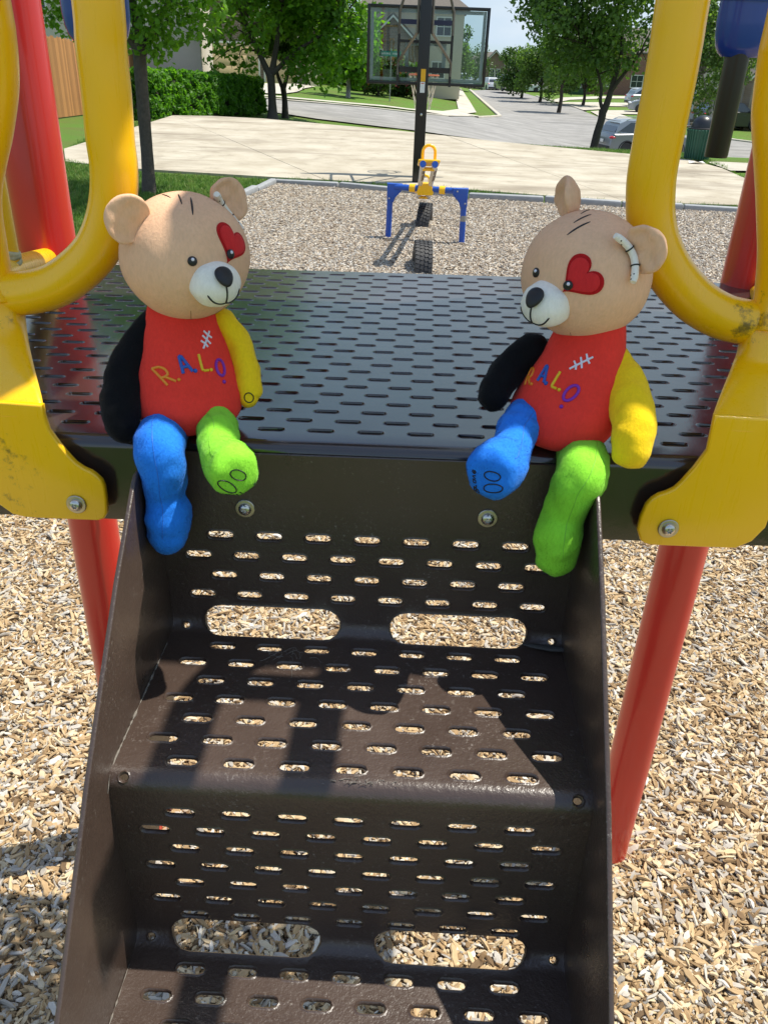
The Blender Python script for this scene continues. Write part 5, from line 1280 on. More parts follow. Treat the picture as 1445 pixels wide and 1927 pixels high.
FAR = [(13.62, 78, -2.35, 1.55, 1.9, 2.2, 'rounded oak over the utility box on the far side of the street'), (13.72, 104, -2.35, 0.51, 2.9, 2.6, 'leftmost round tree of the row beyond the parked cars'), (14.65, 96, -2.35, 0.96, 2.9, 2.5, 'middle tree of the row along the far street'), (18.39, 92, -2.35, 1.04, 3.4, 2.5, 'street tree behind the leaning oak'), (5.08, 92, -1.73, 1.33, 2.3, 3.4, 'tall tree seen through the backboard beside the glass edge'), (-6.2, 76, -0.7, 0.44, 3.0, 1.9, 'tree in front of the beige garage wall'), (-2.49, 80, -0.94, 0.51, 2.6, 2.2, 'dark tree left of the backboard by the stone house'), (10.39, 150, -3.06, 0.43, 4.2, 3.6, 'distant tree beyond the street crest, right part of the glass'), (39.11, 110, -2.35, 0.27, 4.0, 3.0, 'tree in front of the tan house at the right edge')]
for i, (x, y, gz, cz, rx, rz_, lab) in enumerate(FAR):
    tz = max(gz + 0.8, cz - rz_ * 0.75)
    tree('roadside_tree', lab, [(x, y, gz - 0.2, 0.20), (x + 0.1, y, (gz + tz) / 2, 0.15), (x, y, tz, 0.13)], [], (x, y, cz), (rx, rx * 0.9, rz_), 30, 5200 if i < 5 else 4200, 0.26, LF_OAK if i % 2 == 0 else LF_DARK, M_BARKD, 100 + i, 'trees along the far streets', crad=0.36)

# ------------------------------------------------------------------ hedges and shrubs
def box_hedge(name, label, p, q, w, h, n, size, seed, leaf=LF_HEDGE, group=None):
    p, q = Vector(p), Vector(q); d = (q - p); l = d.length; d.normalize(); nn = Vector((-d.y, d.x, 0)).normalized()
    t = thing(name, label, 'hedge', tuple((p + q) / 2), 0, group); rs = random.Random(seed)
    mb = MB(); vs_ = []; fs_ = []; N = 16
    for i in range(N + 1):
        c = p.lerp(q, i / N); z = c.z
        for sx, zz in ((-0.24, 0.02), (-0.30, 0.5), (-0.24, 0.78), (0.24, 0.78), (0.30, 0.5), (0.24, 0.02)):
            vs_.append(c + nn * w * sx + Vector((0, 0, h * zz)) + Vector((rs.uniform(-.03, .03), rs.uniform(-.03, .03), rs.uniform(-.03, .03))))
    for i in range(N):
        for k in range(5): fs_.append([i * 6 + k, i * 6 + k + 1, (i + 1) * 6 + k + 1, (i + 1) * 6 + k])
    fs_ += [list(range(6)), [N * 6 + k for k in range(6)]]
    mb.add(vs_, fs_); mb.build('woody_core', M_BARKD, t)
    C = []; Rr = []; r = 0.12
    for k in range(int(l * 60)):
        u = rs.random(); c = p.lerp(q, u); s = rs.choice((0, 0, 1, 2, 2, 2))
        wob = 0.03 * math.sin(u * 23 + seed)
        if s == 0: off, z = rs.uniform(-0.46, 0.46) * w, h - 0.08 + wob
        elif s == 1: off, z = w * 0.44, rs.uniform(0.12, 1) * h - 0.1
        else: off, z = -w * 0.44, rs.uniform(0.12, 1) * h - 0.1
        C.append(c + nn * off + Vector((0, 0, z))); Rr.append(r * rs.uniform(0.7, 1.25))
    for e, sg in ((p, -1), (q, 1)):
        for k in range(int(w * h * 50)): C.append(e + d * sg * 0.02 + nn * rs.uniform(-0.46, 0.46) * w + Vector((0, 0, rs.uniform(0.1, 1) * h - 0.08))); Rr.append(r * rs.uniform(0.7, 1.2))
    leaf_mesh('foliage', [tuple(c) for c in C], Rr, n, size, leaf, seed, t); return t
box_hedge('clipped_hedge', 'long clipped green hedge at the back left of the concrete court', (-7.792,26.30,-0.2661), (-6.25,37.79,-0.6937), 1.45, 1.34, 52000, 0.10, 3)
box_hedge('clipped_hedge', 'low clipped hedge under the tree by the stone house', (-3.39,68.96,-0.8797), (-2.263,70.06,-0.9529), 1.2, 1.2, 2200, 0.20, 4)
def shrub(name, label, base, r, h, n, size, leaf, seed, extra=None, group=None):
    t = thing(name, label, 'shrub', tuple(base), 0, group); rs = random.Random(seed)
    mb = MB()
    for k in range(7):
        a = rs.uniform(0, 6.28); mb.tube(spline([Vector(base), Vector(base) + Vector((r * .3 * math.cos(a), r * .3 * math.sin(a), h * .5)), Vector(base) + Vector((r * .7 * math.cos(a), r * .7 * math.sin(a), h * .85))], 3), 0.03, 5)
    mb.build('stems', M_BARKD, t)
    C = [(base[0] + rs.uniform(-1, 1) * r * .7, base[1] + rs.uniform(-1, 1) * r * .7, base[2] + h * rs.uniform(.15, .85)) for k in range(26)]
    leaf_mesh('foliage', C, [r * .42] * len(C), n, size, leaf, seed, t)
    if extra: leaf_mesh('flowers', [(c[0], c[1] - 0.2, c[2] + 0.15) for c in C[::3]], [r * .35] * len(C[::3]), int(n * .10), size * .9, extra, seed + 1, t)
M_FLOWER = m_leaf('pink_flower', (0.50, 0.06, 0.09), (0.62, 0.16, 0.16), 0.3)
shrub('flowering_shrub', 'dark rounded shrub with pink flowers beside the street name sign', (0.502,67.82,-1.163), 1.6, 2.1, 5200, 0.20, LF_DARK, 8, M_FLOWER)
shrub('rusty_shrub', 'shrub with rusty tips in front of the stone wall left of the sign', (-1.52,64.76,-1.001), 1.7, 3.3, 5200, 0.20, LF_DARK, 9, LF_RED)
shrub('round_shrub', 'round grey green shrub at the left edge of the backboard by the dark hedge', (-2.59,71.18,-0.9316), 1.0, 1.9, 1600, 0.2, LF_OAK, 10)
shrub('entry_shrub', 'bright shrub by the red brick house across the street', (25.06,125.00,-1.981), 1.2, 3.0, 1500, 0.28, LF_BRIGHT, 12)

# ------------------------------------------------------------------ fences
def m_board(name, col):
    t = NT(name); oi = t.n('ShaderNodeObjectInfo'); co = t.coord('Object', (6, 6, 0.7))
    c = t.mix(oi.outputs['Random'], [v * 0.72 for v in col], [v * 1.22 for v in col]); g_ = t.noise(co, 5, 6, 0.7)
    c = t.mix(1.0, c, t.mix(g_, (0.62, 0.62, 0.62), (1.3, 1.3, 1.3)), 'MULTIPLY'); t.l(c, t.b.inputs['Base Color']); t.b.inputs['Roughness'].default_value = 0.8; return t.m
M_FENCE = m_board('cedar_board', (0.46, 0.215, 0.075))
M_FENCEG = m_board('weathered_board', (0.38, 0.31, 0.23))
M_FENCEB = m_board('brown_board', (0.17, 0.075, 0.030))
def fence(name, label, p, q, h, bw, m, follow=True, group=None, gap=0.008):
    p, q = Vector(p), Vector(q); d = q - p; l = Vector((d.x, d.y)).length; ang = math.atan2(d.y, d.x)
    t = thing(name, label, 'fence', tuple(p), 0, group); n = max(1, int(l / bw)); me_ = None; rs = random.Random(int(l * 10))
    for k in range(n):
        c = p.lerp(q, (k + 0.5) / n); z = ground_z(c.x, c.y) if follow else c.z
        if me_ is None:
            mb = MB(); w2 = bw / 2 - gap / 2
            poly = [(-w2, 0.03), (w2, 0.03), (w2, h - 0.04), (w2 * 0.6, h), (-w2 * 0.6, h), (-w2, h - 0.04)]
            mb.prism(poly, 0.02); me_ = bpy.data.meshes.new('board'); me_.from_pydata([tuple(v) for v in mb.v], [], mb.f); me_.materials.append(m)
        o = bpy.data.objects.new('board', me_); COL.objects.link(o); o.parent = t
        o.location = Vector((c.x, c.y, z)) - p; o.rotation_euler = (0, rs.uniform(-.004, .004), ang + rs.uniform(-.02, .02)); o.scale = (1, 1, rs.uniform(0.985, 1.01))
    side = Vector((math.sin(ang), -math.cos(ang), 0)) * -0.035
    for hz in (0.3, h - 0.3):
        mb = MB(); pts = []
        for k in range(9): c = p.lerp(q, k / 8); pts.append(Vector((c.x, c.y, (ground_z(c.x, c.y) if follow else c.z) + hz)) + side)
        mb.tube(pts, 0.035, 4); mb.build('rail', m, t)
    return t
fence('board_fence', 'orange brown board fence running back behind the left red post', (-8.75, 19.6, 0), (-11.00,44.66,-0.385), 1.95, 0.145, M_FENCE)
fence('board_fence', 'dark brown board fence across the yard beyond the hedge', (-13.60,47.00,-0.1739), (-11.07,49.00,-0.2242), 2.05, 0.17, M_FENCEB)
fence('board_fence', 'pale weathered board fence right of the hoop pole on the corner lot', (2.598,83.85,-1.425), (4.739,81.69,-1.692), 2.0, 0.20, M_FENCEG)
fence('board_fence', 'tan board fence left of the hoop pole behind the net', (-0.4976,79.26,-1.068), (2.467,84.44,-1.408), 1.9, 0.20, M_FENCEG)

# ------------------------------------------------------------------ houses
def m_brick(name, a, b, mortar, sc, rough=0.85):
    t = NT(name); co = t.coord('Object')
    mp = t.n('ShaderNodeMapping'); t.l(co, mp.inputs[0]); mp.inputs['Rotation'].default_value = (R(90), 0, 0)
    br = t.n('ShaderNodeTexBrick', Scale=sc); br.inputs['Color1'].default_value = (*a, 1); br.inputs['Color2'].default_value = (*b, 1); br.inputs['Mortar'].default_value = (*mortar, 1)
    br.inputs['Mortar Size'].default_value = 0.03; t.l(mp.outputs[0], br.inputs['Vector'])
    c = t.mix(t.noise(co, 1.5, 5), br.outputs[0], t.mix(1.0, br.outputs[0], (0.6, 0.6, 0.6), 'MULTIPLY')); t.l(c, t.b.inputs['Base Color']); t.b.inputs['Roughness'].default_value = rough
    t.bump(br.outputs['Fac'], -0.4, 0.01); return t.m
M_STONE = m_brick('brown_stone', (0.20, 0.125, 0.085), (0.30, 0.20, 0.14), (0.30, 0.26, 0.21), 2.2)
M_BRICKR = m_brick('brown_brick', (0.20, 0.105, 0.075), (0.26, 0.15, 0.11), (0.25, 0.20, 0.17), 4)
M_TANW = m_brick('tan_stone', (0.36, 0.27, 0.17), (0.44, 0.34, 0.23), (0.40, 0.34, 0.26), 2.0)
M_STUCCO = simple('cream_stucco', (0.52, 0.45, 0.34), 0.9, var=0.06, scale=3)
M_SIDING = simple('pale_siding', (0.55, 0.49, 0.40), 0.85, var=0.05)
M_SHINGLE = simple('grey_shingle', (0.135, 0.118, 0.10), 0.95, var=0.35, scale=9, bump=0.5, bscale=30, bdist=0.02)
M_TRIM = simple('white_trim', (0.66, 0.64, 0.58), 0.6, var=0.04)
M_GARAGE = simple('beige_garage_door', (0.56, 0.40, 0.22), 0.6, var=0.05, scale=2)
M_WIN = simple('dark_window_glass', (0.025, 0.035, 0.045), 0.06, var=0.3, scale=1.5)
class House:
    """local frame: x along the front, y back, z up; front wall at y = 0"""
    def __init__(s, name, label, loc, rz, group=None):
        s.o = thing(name, label, 'house', loc, rz, group); s.M = WM[s.o.name]
    def mb(s): return MB()
    def fin(s, mb, name, m, parent=None): mb.xf(s.M); return mb.build(name, m, parent or s.o, 30)
    def wall(s, x0, x1, y0, y1, z0, z1, m): mb = MB(); mb.box(((x0 + x1) / 2, (y0 + y1) / 2, (z0 + z1) / 2), (x1 - x0, y1 - y0, z1 - z0)); return s.fin(mb, 'wall', m)
    def gable(s, x0, x1, y0, y1, ze, zp, m, wallm=None, ov=0.35):
        """roof with its gable facing the front"""
        mb = MB(); xm = (x0 + x1) / 2; k = (zp - ze) / ((x1 - x0) / 2); th_ = 0.16
        out = [(x0 - ov, ze - ov * k), (xm, zp), (x1 + ov, ze - ov * k), (x1 + ov, ze - ov * k + th_), (xm, zp + th_ * 1.2), (x0 - ov, ze - ov * k + th_)]
        mb.prism(out, y1 - y0 + 2 * ov, Matrix.Translation((0, y0 - ov, 0))); rf = s.fin(mb, 'roof', m)
        mb = MB(); mb.prism([(x0 - ov, ze - ov * k - 0.16), (xm, zp - 0.16), (x1 + ov, ze - ov * k - 0.16), (x1 + ov, ze - ov * k - 0.004), (xm, zp - 0.004), (x0 - ov, ze - ov * k - 0.004)], 0.05, Matrix.Translation((0, y0 - ov - 0.03, 0))); s.fin(mb, 'fascia', M_TRIM, rf)
        if wallm: mb = MB(); mb.prism([(x0, ze), (x1, ze), (xm, zp - 0.02)], 0.2, Matrix.Translation((0, y0 + 0.003, 0))); s.fin(mb, 'wall', wallm)
        return rf
    def hip(s, x0, x1, y0, y1, ze, zp, m, ov=0.4):
        x0 -= ov; x1 += ov; y0 -= ov; y1 += ov; ym_ = (y0 + y1) / 2; d = min((y1 - y0) / 2, (x1 - x0) / 2 - 0.2)
        mb = MB(); mb.add([(x0, y0, ze), (x1, y0, ze), (x1, y1, ze), (x0, y1, ze), (x0 + d, ym_, zp), (x1 - d, ym_, zp), (x0, y0, ze - 0.18), (x1, y0, ze - 0.18), (x1, y1, ze - 0.18), (x0, y1, ze - 0.18)],
                          [[0, 1, 5, 4], [1, 2, 5], [2, 3, 4, 5], [3, 0, 4], [0, 6, 7, 1], [1, 7, 8, 2], [2, 8, 9, 3], [3, 9, 6, 0], [6, 9, 8, 7]])
        return s.fin(mb, 'roof', m)
    def window(s, x, z, w, h, y=0.0, mull=True):
        fr_ = MB(); t = 0.09
        for c, d in (((x, y - 0.03, z + h / 2), (w + t, 0.08, t)), ((x, y - 0.03, z - h / 2), (w + t, 0.08, t)), ((x - w / 2, y - 0.03, z), (t, 0.078, h - t)), ((x + w / 2, y - 0.03, z), (t, 0.078, h - t))): fr_.box(c, d)
        if mull: fr_.box((x, y - 0.025, z), (0.05, 0.05, h - t)); fr_.box((x - w / 4 - 0.01, y - 0.025, z), (w / 2 - 0.08, 0.045, 0.05)); fr_.box((x + w / 4 + 0.01, y - 0.025, z), (w / 2 - 0.08, 0.045, 0.05))
        f = s.fin(fr_, 'window', M_TRIM)
        mb = MB(); mb.box((x, y - 0.008, z), (w - t, 0.012, h - t)); s.fin(mb, 'pane', M_WIN, f)
    def garage(s, x, w, h, y=0.0, m=None):
        mb = MB(); n = 4
        for k in range(n): mb.box((x, y - 0.03, h * (k + 0.5) / n), (w, 0.05, h / n - 0.02), None, 0.006)
        g_ = s.fin(mb, 'garage_door', m or M_GARAGE)
        mb = MB(); t = 0.12
        for c, d in (((x - w / 2 - t / 2, y - 0.035, (h + t) / 2), (t, 0.09, h + t)), ((x + w / 2 + t / 2, y - 0.035, (h + t) / 2), (t, 0.09, h + t)), ((x, y - 0.035, h + t / 2 + 0.01), (w, 0.088, t))): mb.box(c, d)
        s.fin(mb, 'door_frame', M_TRIM, g_)
g1 = (-11.36,49.77,-0.3613); g2 = (-6.145,69.33,-0.7006)
gL = (-14.50,64.00,-0.453); gR = (-6.204,70.00,-0.7236)
GRZ = math.atan2(gR[1] - gL[1], gR[0] - gL[0]); GW = math.hypot(gR[0] - gL[0], gR[1] - gL[1]); GZ = (gL[2] + gR[2]) / 2 - 0.25
Hs = House('garage_house', 'stone house with two beige garage doors behind the trees on the left', (gL[0], gL[1], GZ), GRZ)
Hs.wall(-3.5, GW + 0.2, 0, 9, -0.6, 3.1, M_STONE); Hs.wall(-3.5, GW * 0.5, 0.02, 8.9, 3.1, 5.6, M_STONE)
Hs.hip(-3.5, GW * 0.5, 0, 9, 5.6, 7.8, M_SHINGLE); Hs.hip(GW * 0.5, GW + 0.2, 0, 9, 3.1, 5.2, M_SHINGLE)
Hs.garage(2.7, 4.9, 2.75); Hs.garage(7.0, 2.6, 2.6)
Hs.wall(GW - 1.25, GW - 0.2, -0.5, 0, -0.4, 2.75, M_STUCCO); Hs.window(0.5, 4.4, 1.2, 1.3)
Hs = House('siding_house', 'pale sided house rising above the orange brown fence at the left edge', (-21, 33.5, -0.6), 0.15)
Hs.wall(0, 13.5, 0, 9, -0.5, 5.4, M_SIDING); Hs.hip(0, 13.5, 0, 9, 5.4, 7.6, M_SHINGLE); Hs.window(10.8, 2.1, 0.9, 1.2); Hs.window(7.6, 3.9, 1.0, 1.3); Hs.window(3.6, 3.9, 1.0, 1.3)
Hs = House('white_house', 'white gabled house between the trees beyond the dark brown fence', ((-18.20,72.00,-0.3444)[0], 72, -0.6), 0.05)
Hs.wall(-6, 2.3, 0, 8, -0.5, 4.6, M_SIDING); Hs.gable(-6, 2.3, 0, 8, 4.6, 6.8, M_SHINGLE, M_SIDING); Hs.window(-1.5, 3.2, 1.1, 1.3)
sL = (-2.328,76.00,-0.9775); 
Hs = House('stone_house', 'stone and cream stucco house with grey roof seen through the glass backboard', (sL[0], 74, (-1.317,69.67,-1.014)[2] + 0.1), -0.03)
Hs.wall(-0.4, 3.6, 0, 6, -0.6, 3.4, M_STONE); Hs.gable(-0.4, 3.6, -0.1, 6, 3.4, 5.2, M_SHINGLE, M_STONE); Hs.window(0.45, 2.35, 0.75, 1.0)
Hs.wall(-1.2, 7.2, 3, 12, -0.6, 5.9, M_STUCCO); Hs.hip(-1.2, 7.2, 3, 12, 5.9, 9.0, M_SHINGLE); 
Hs.window(5.6, 4.6, 1.2, 1.3, 3.0); Hs.window(5.3, 1.5, 1.1, 1.2, 3.0)
fL = (14.75,185.00,-1.484)
FZ = (17.31,185.00,-3.848)[2] - 2.0
Hs = House('brick_house', 'brown brick two storey house far down the street with a front gable', (fL[0], 185, FZ), -0.03)
Hs.wall(-3, 8.2, 1.2, 10, -2, 6.0, M_BRICKR); Hs.hip(-3, 8.2, 1.2, 10, 6.0, 8.4, M_SHINGLE); Hs.wall(1.4, 6.4, 0, 1.2, -2, 6.2, M_BRICKR); Hs.gable(1.4, 6.4, 0, 3, 6.2, 8.6, M_SHINGLE, M_BRICKR)
Hs.window(3.4, 4.7, 0.85, 1.5); Hs.window(4.5, 4.7, 0.85, 1.5); Hs.window(0.0, 4.7, 1.0, 1.5, 1.2); Hs.garage(3.9, 3.8, 2.3, 0.0, simple('brown_garage_door', (0.12, 0.075, 0.055), 0.6)); Hs.wall(6.45, 7.6, -0.6, 0.4, -2, 4.6, M_TANW)
tL = (24.79,66.00,-0.9776)
Hs = House('tan_house', 'tan stone house with a pointed gable and arched window at the right edge', (tL[0], 66, -2.35), -0.1)
Hs.wall(-3.5, 12, 2.0, 11, -0.5, 4.2, M_SIDING); Hs.hip(-3.5, 12, 2.0, 11, 4.2, 7.0, M_SHINGLE); Hs.wall(0.3, 5.2, 0, 2.0, -0.5, 3.7, M_TANW); Hs.gable(0.3, 5.2, 0, 3, 3.7, 6.1, M_SHINGLE, M_TANW)
mb = MB(); aw = [(-0.45, 0)] + [(0.45, 0)] + [(0.45 * math.cos(t), 1.5 + 0.45 * math.sin(t)) for t in lin(0, math.pi, 10)]
mb.prism(aw, 0.05, Matrix.Translation((1.9, -0.03, 1.6))); Hs.fin(mb, 'arched_window', M_WIN); Hs.garage(-1.6, 3.0, 2.4, 2.0)
rL = (23.51,128.00,-2.538)
Hs = House('red_brick_house', 'red brick house front half hidden behind the trees across the street', (rL[0], 128, -2.6), -0.05)
Hs.wall(-2, 16, 0, 9, -0.5, 5.5, m_brick('red_brick', (0.26, 0.09, 0.055), (0.32, 0.13, 0.09), (0.28, 0.22, 0.18), 4)); Hs.hip(-2, 16, 0, 9, 5.5, 8.5, M_SHINGLE); Hs.wall(0.2, 1.8, -1.0, 0, -0.5, 3.0, M_TANW); Hs.wall(-6.0, -5.2, -1, -0.2, -0.5, 4.5, M_TRIM); Hs.wall(-8.4, -7.6, -1, -0.2, -0.5, 4.5, M_TRIM); Hs.wall(-9, -2, -0.2, 6, -0.5, 4.5, M_BRICKR); Hs.window(5, 2.0, 1.6, 1.5); Hs.window(9, 2.0, 1.6, 1.5)

# ------------------------------------------------------------------ cars
M_CARGLASS = simple('tinted_glass', (0.012, 0.016, 0.02), 0.04, var=0.2, scale=1.0, coat=1.0)
M_TAIL = simple('red_lamp', (0.42, 0.006, 0.010), 0.15, coat=0.8); M_HEAD = simple('clear_lamp', (0.62, 0.64, 0.66), 0.12, coat=0.8)
M_TRIMB = simple('black_trim', (0.012, 0.012, 0.013), 0.5); M_ALLOY = simple('alloy_rim', (0.50, 0.50, 0.52), 0.28, 0.9, var=0.1)
M_CHROME = simple('chrome', (0.62, 0.62, 0.64), 0.12, 1.0, var=0.05)
def paint(name, c, metal=0.35): return simple(name, c, 0.28, metal, var=0.03, coat=0.8)
STY = { # roof line (x, z) from rear to front as parts of length/height, belt height, hood height
 'suv': dict(L=4.45, W=1.83, H=1.62, belt=0.62, roof=[(0.045, 0.63), (0.10, 0.90), (0.18, 0.985), (0.45, 1.0), (0.60, 0.95), (0.735, 0.66)], low=[(0.0, 0.25), (0.005, 0.50), (0.03, 0.635), (0.30, 0.655), (0.72, 0.655), (0.86, 0.60), (0.965, 0.52), (0.995, 0.40), (1.0, 0.24), (0.97, 0.14), (0.03, 0.15)]),
 'van': dict(L=4.9, W=1.95, H=1.75, belt=0.58, roof=[(0.02, 0.60), (0.045, 0.92), (0.10, 0.99), (0.45, 1.0), (0.62, 0.93), (0.83, 0.60)], low=[(0.0, 0.22), (0.004, 0.52), (0.015, 0.60), (0.40, 0.61), (0.80, 0.60), (0.92, 0.52), (0.985, 0.42), (1.0, 0.28), (0.985, 0.14), (0.02, 0.14)]),
 'sedan': dict(L=4.7, W=1.8, H=1.45, belt=0.62, roof=[(0.13, 0.64), (0.25, 0.92), (0.34, 0.99), (0.52, 1.0), (0.60, 0.95), (0.74, 0.64)], low=[(0.0, 0.30), (0.005, 0.56), (0.02, 0.66), (0.13, 0.66), (0.74, 0.64), (0.90, 0.56), (0.985, 0.46), (1.0, 0.30), (0.985, 0.15), (0.02, 0.16)]),
 'jeep': dict(L=4.4, W=1.85, H=1.80, belt=0.56, roof=[(0.015, 0.57), (0.035, 0.95), (0.07, 1.0), (0.50, 1.0), (0.58, 0.97), (0.66, 0.58)], low=[(0.0, 0.26), (0.003, 0.55), (0.01, 0.575), (0.40, 0.575), (0.66, 0.575), (0.93, 0.55), (0.985, 0.50), (1.0, 0.30), (0.98, 0.22), (0.02, 0.22)]),
 'pickup': dict(L=5.6, W=1.98, H=1.9, belt=0.60, roof=[(0.36, 0.62), (0.385, 0.94), (0.42, 1.0), (0.56, 1.0), (0.61, 0.96), (0.70, 0.62)], low=[(0.0, 0.30), (0.003, 0.56), (0.01, 0.60), (0.36, 0.60), (0.70, 0.61), (0.93, 0.56), (0.985, 0.50), (1.0, 0.30), (0.98, 0.22), (0.02, 0.22)])}
def car(name, label, cat, sty, loc, rz, col, scale=1.0, group=None, rails=False):
    S_ = STY[sty]; Ln, W, H = S_['L'], S_['W'], S_['H']
    t = thing(name, label, cat, loc, rz, group); T = WM[t.name] @ Matrix.Scale(scale, 4) @ Matrix.Translation((-Ln / 2, 0, 0))
    wr_ = 0.34 if sty != 'sedan' else 0.32; wx = (0.195 * Ln, 0.80 * Ln)
    # lower body with wheel arches cut in its outline
    top = [(x * Ln, z * H) for x, z in S_['low']]
    up = top[1:-2]; out = [top[0]] + up + [top[-2]]
    bot = []
    for cx in (wx[1], wx[0]):
        bot += [(cx + wr_ * 1.18 * math.cos(a), wr_ * 0.95 + wr_ * 1.18 * math.sin(a)) for a in lin(-0.35, math.pi + 0.35, 14)]
    prof = out + bot + [top[-1]]
    def ring(k, y):
        zc = H * 0.38
        return [Vector((Ln / 2 + (x - Ln / 2) * (1 - 0.035 * (1 - k)), y, zc + (z - zc) * (1 - 0.10 * (1 - k)))) for x, z in prof]
    mb = MB(); n = len(prof); rows = [ring(0.0, -W / 2), ring(0.72, -W / 2 * 0.965), ring(1.0, -W / 2 * 0.86), ring(1.0, W / 2 * 0.86), ring(0.72, W / 2 * 0.965), ring(0.0, W / 2)]
    vs_ = [v for r in rows for v in r]; fs_ = []
    for i in range(5):
        for k in range(n): fs_.append([i * n + k, i * n + (k + 1) % n, (i + 1) * n + (k + 1) % n, (i + 1) * n + k])
    fs_ += [list(range(n))[::-1], [5 * n + k for k in range(n)]]
    mb.add(vs_, fs_); mb.xf(T); body = mb.build('body', col, t, 28)
    # cabin
    rp = [(x * Ln, z * H) for x, z in S_['roof']]; zb = rp[0][1] - 0.03
    def hw(z): return W / 2 * (0.935 - 0.20 * (z - zb) / (H - zb))
    cab = MB(); n = len(rp); vs_ = []
    for sg in (-1, 1):
        for x, z in rp: vs_.append(Vector((x, sg * hw(z), z if z > rp[0][1] + 0.01 else zb)))
    fs_ = [[k, k + 1, n + k + 1, n + k] for k in range(n - 1)] + [list(range(n))[::-1], [n + k for k in range(n)]]
    cab.add(vs_, fs_); cab.xf(T); cab.build('cabin', col, t, 24)
    def facepatch(name, pts, m, parent=t, th_=0.012):
        P = [Vector(p) for p in pts]; nn = (P[1] - P[0]).cross(P[2] - P[0]).normalized(); mb = MB(); k = len(P)
        mb.add([p + nn * th_ for p in P] + [p - nn * th_ for p in P], [list(range(k)), [k + i for i in range(k)][::-1]] + [[i, (i + 1) % k, k + (i + 1) % k, k + i] for i in range(k)])
        mb.xf(T); return mb.build(name, m, parent, 30)
    z0, z1 = zb + 0.075, H - 0.115
    def xr(z):   # rear edge of the cabin at height z
        for a, b in zip(rp, rp[1:]):
            if a[1] <= z <= b[1]: return a[0] + (b[0] - a[0]) * (z - a[1]) / max(1e-6, b[1] - a[1])
        return rp[0][0]
    def xf_(z):
        for a, b in zip(rp[::-1], rp[::-1][1:]):
            if a[1] <= z <= b[1]: return a[0] + (b[0] - a[0]) * (z - a[1]) / max(1e-6, b[1] - a[1])
        return rp[-1][0]
    xa_, xb_ = xr(z0) + 0.16, xf_(z0) - 0.20; xc_, xd_ = xr(z1) + 0.22, xf_(z1) - 0.10
    nwin = 2 if sty in ('sedan', 'pickup', 'jeep') else 3
    for sg in (-1, 1):
        for k in range(nwin):
            f0, f1 = k / nwin + (0.012 if k else 0), (k + 1) / nwin - (0.012 if k < nwin - 1 else 0)
            pts = [(xa_ + (xb_ - xa_) * f0, z0), (xa_ + (xb_ - xa_) * f1, z0), (xc_ + (xd_ - xc_) * f1, z1), (xc_ + (xd_ - xc_) * f0, z1)]
            if k == 0 and sty == 'suv': pts[3] = (pts[3][0] + 0.22, z1); pts[0] = (pts[0][0] + 0.02, z0 + 0.07)
            P = [(x, sg * hw(z), z) for x, z in pts]
            facepatch('side_window', P, M_CARGLASS)
        mb = MB(); mb.tube([T @ Vector((x, sg * (hw(z) + 0.008), z)) for x, z in ((xa_ - 0.04, z0 + 0.06), (xa_ + 0.15, z0 - 0.02), (xb_ + 0.05, z0 - 0.02))], 0.014 * scale, 6); mb.build('window_trim', M_CHROME, t)
        for k in (0.42, 0.68):
            mb = MB(); mb.box((Ln * k - 0.25, sg * (W / 2 * 0.985), H * 0.515), (0.20, 0.05, 0.035), None, 0.012); mb.xf(T); mb.build('door_handle', M_CHROME if rails else col, t)
        mb = MB(); mb.box((xb_ - 0.02, sg * (W / 2 + 0.06), zb + 0.08), (0.12, 0.16, 0.13), None, 0.03); mb.xf(T); mb.build('mirror', col, t)
        for cx, nm in ((0.0, 'tail_lamp'), (1.0, 'headlamp')):
            x = 0.045 if cx == 0 else Ln - 0.22; mb = MB()
            mb.ell((x + (0.10 if cx == 0 else 0.06), sg * W / 2 * 0.86, H * (0.535 if cx == 0 else 0.44)), (0.19, 0.15, 0.075 if cx == 0 else 0.08), None, 14, 10); mb.xf(T); mb.build(nm, M_TAIL if cx == 0 else M_HEAD, t)
        if rails:
            mb = MB(); mb.tube([T @ Vector((x, sg * hw(H) * 0.93, z)) for x, z in ((rp[2][0], H * 0.985), (rp[2][0] + 0.2, H * 1.03), (rp[3][0] + 0.1, H * 1.035), (rp[4][0] - 0.1, H * 0.99))], 0.02 * scale, 6); mb.build('roof_rail', M_CHROME, t)
        for cx in wx:
            M_ = T @ Matrix.Translation((cx, sg * (W / 2 - 0.12), wr_)) @ Matrix.Rotation(R(90) * -sg, 4, 'X')
            mb = MB(); mb.lathe([(wr_ * 0.62, -0.10), (wr_ * 0.93, -0.11), (wr_, -0.08), (wr_, 0.08), (wr_ * 0.93, 0.11), (wr_ * 0.66, 0.10)], 28, M_); w_ = mb.build('wheel', M_RUBBER, t)
            mb = MB(); mb.lathe([(0.02, 0.085), (wr_ * 0.16, 0.09), (wr_ * 0.20, 0.07), (wr_ * 0.60, 0.055), (wr_ * 0.66, 0.10), (wr_ * 0.69, 0.102), (wr_ * 0.69, 0.02)], 28, M_)
            mb.build('rim', M_TRIMB, w_)
            mb = MB()
            for q in range(5):
                a = 2 * math.pi * q / 5; mb.box((wr_ * 0.38, 0, 0.082), (wr_ * 0.58, wr_ * 0.17, 0.03), M_ @ Matrix.Rotation(a, 4, 'Z'))
            mb.build('spokes', M_ALLOY, w_)
            mb = MB(); mb.tube([T @ Vector((cx + wr_ * 1.2 * math.cos(a), sg * W / 2 * 0.985, wr_ * 0.95 + wr_ * 1.2 * math.sin(a))) for a in lin(-0.1, math.pi + 0.1, 14)], 0.035 * scale, 6); mb.build('wheel_arch_trim', M_TRIMB if sty in ('suv', 'jeep') else col, t)
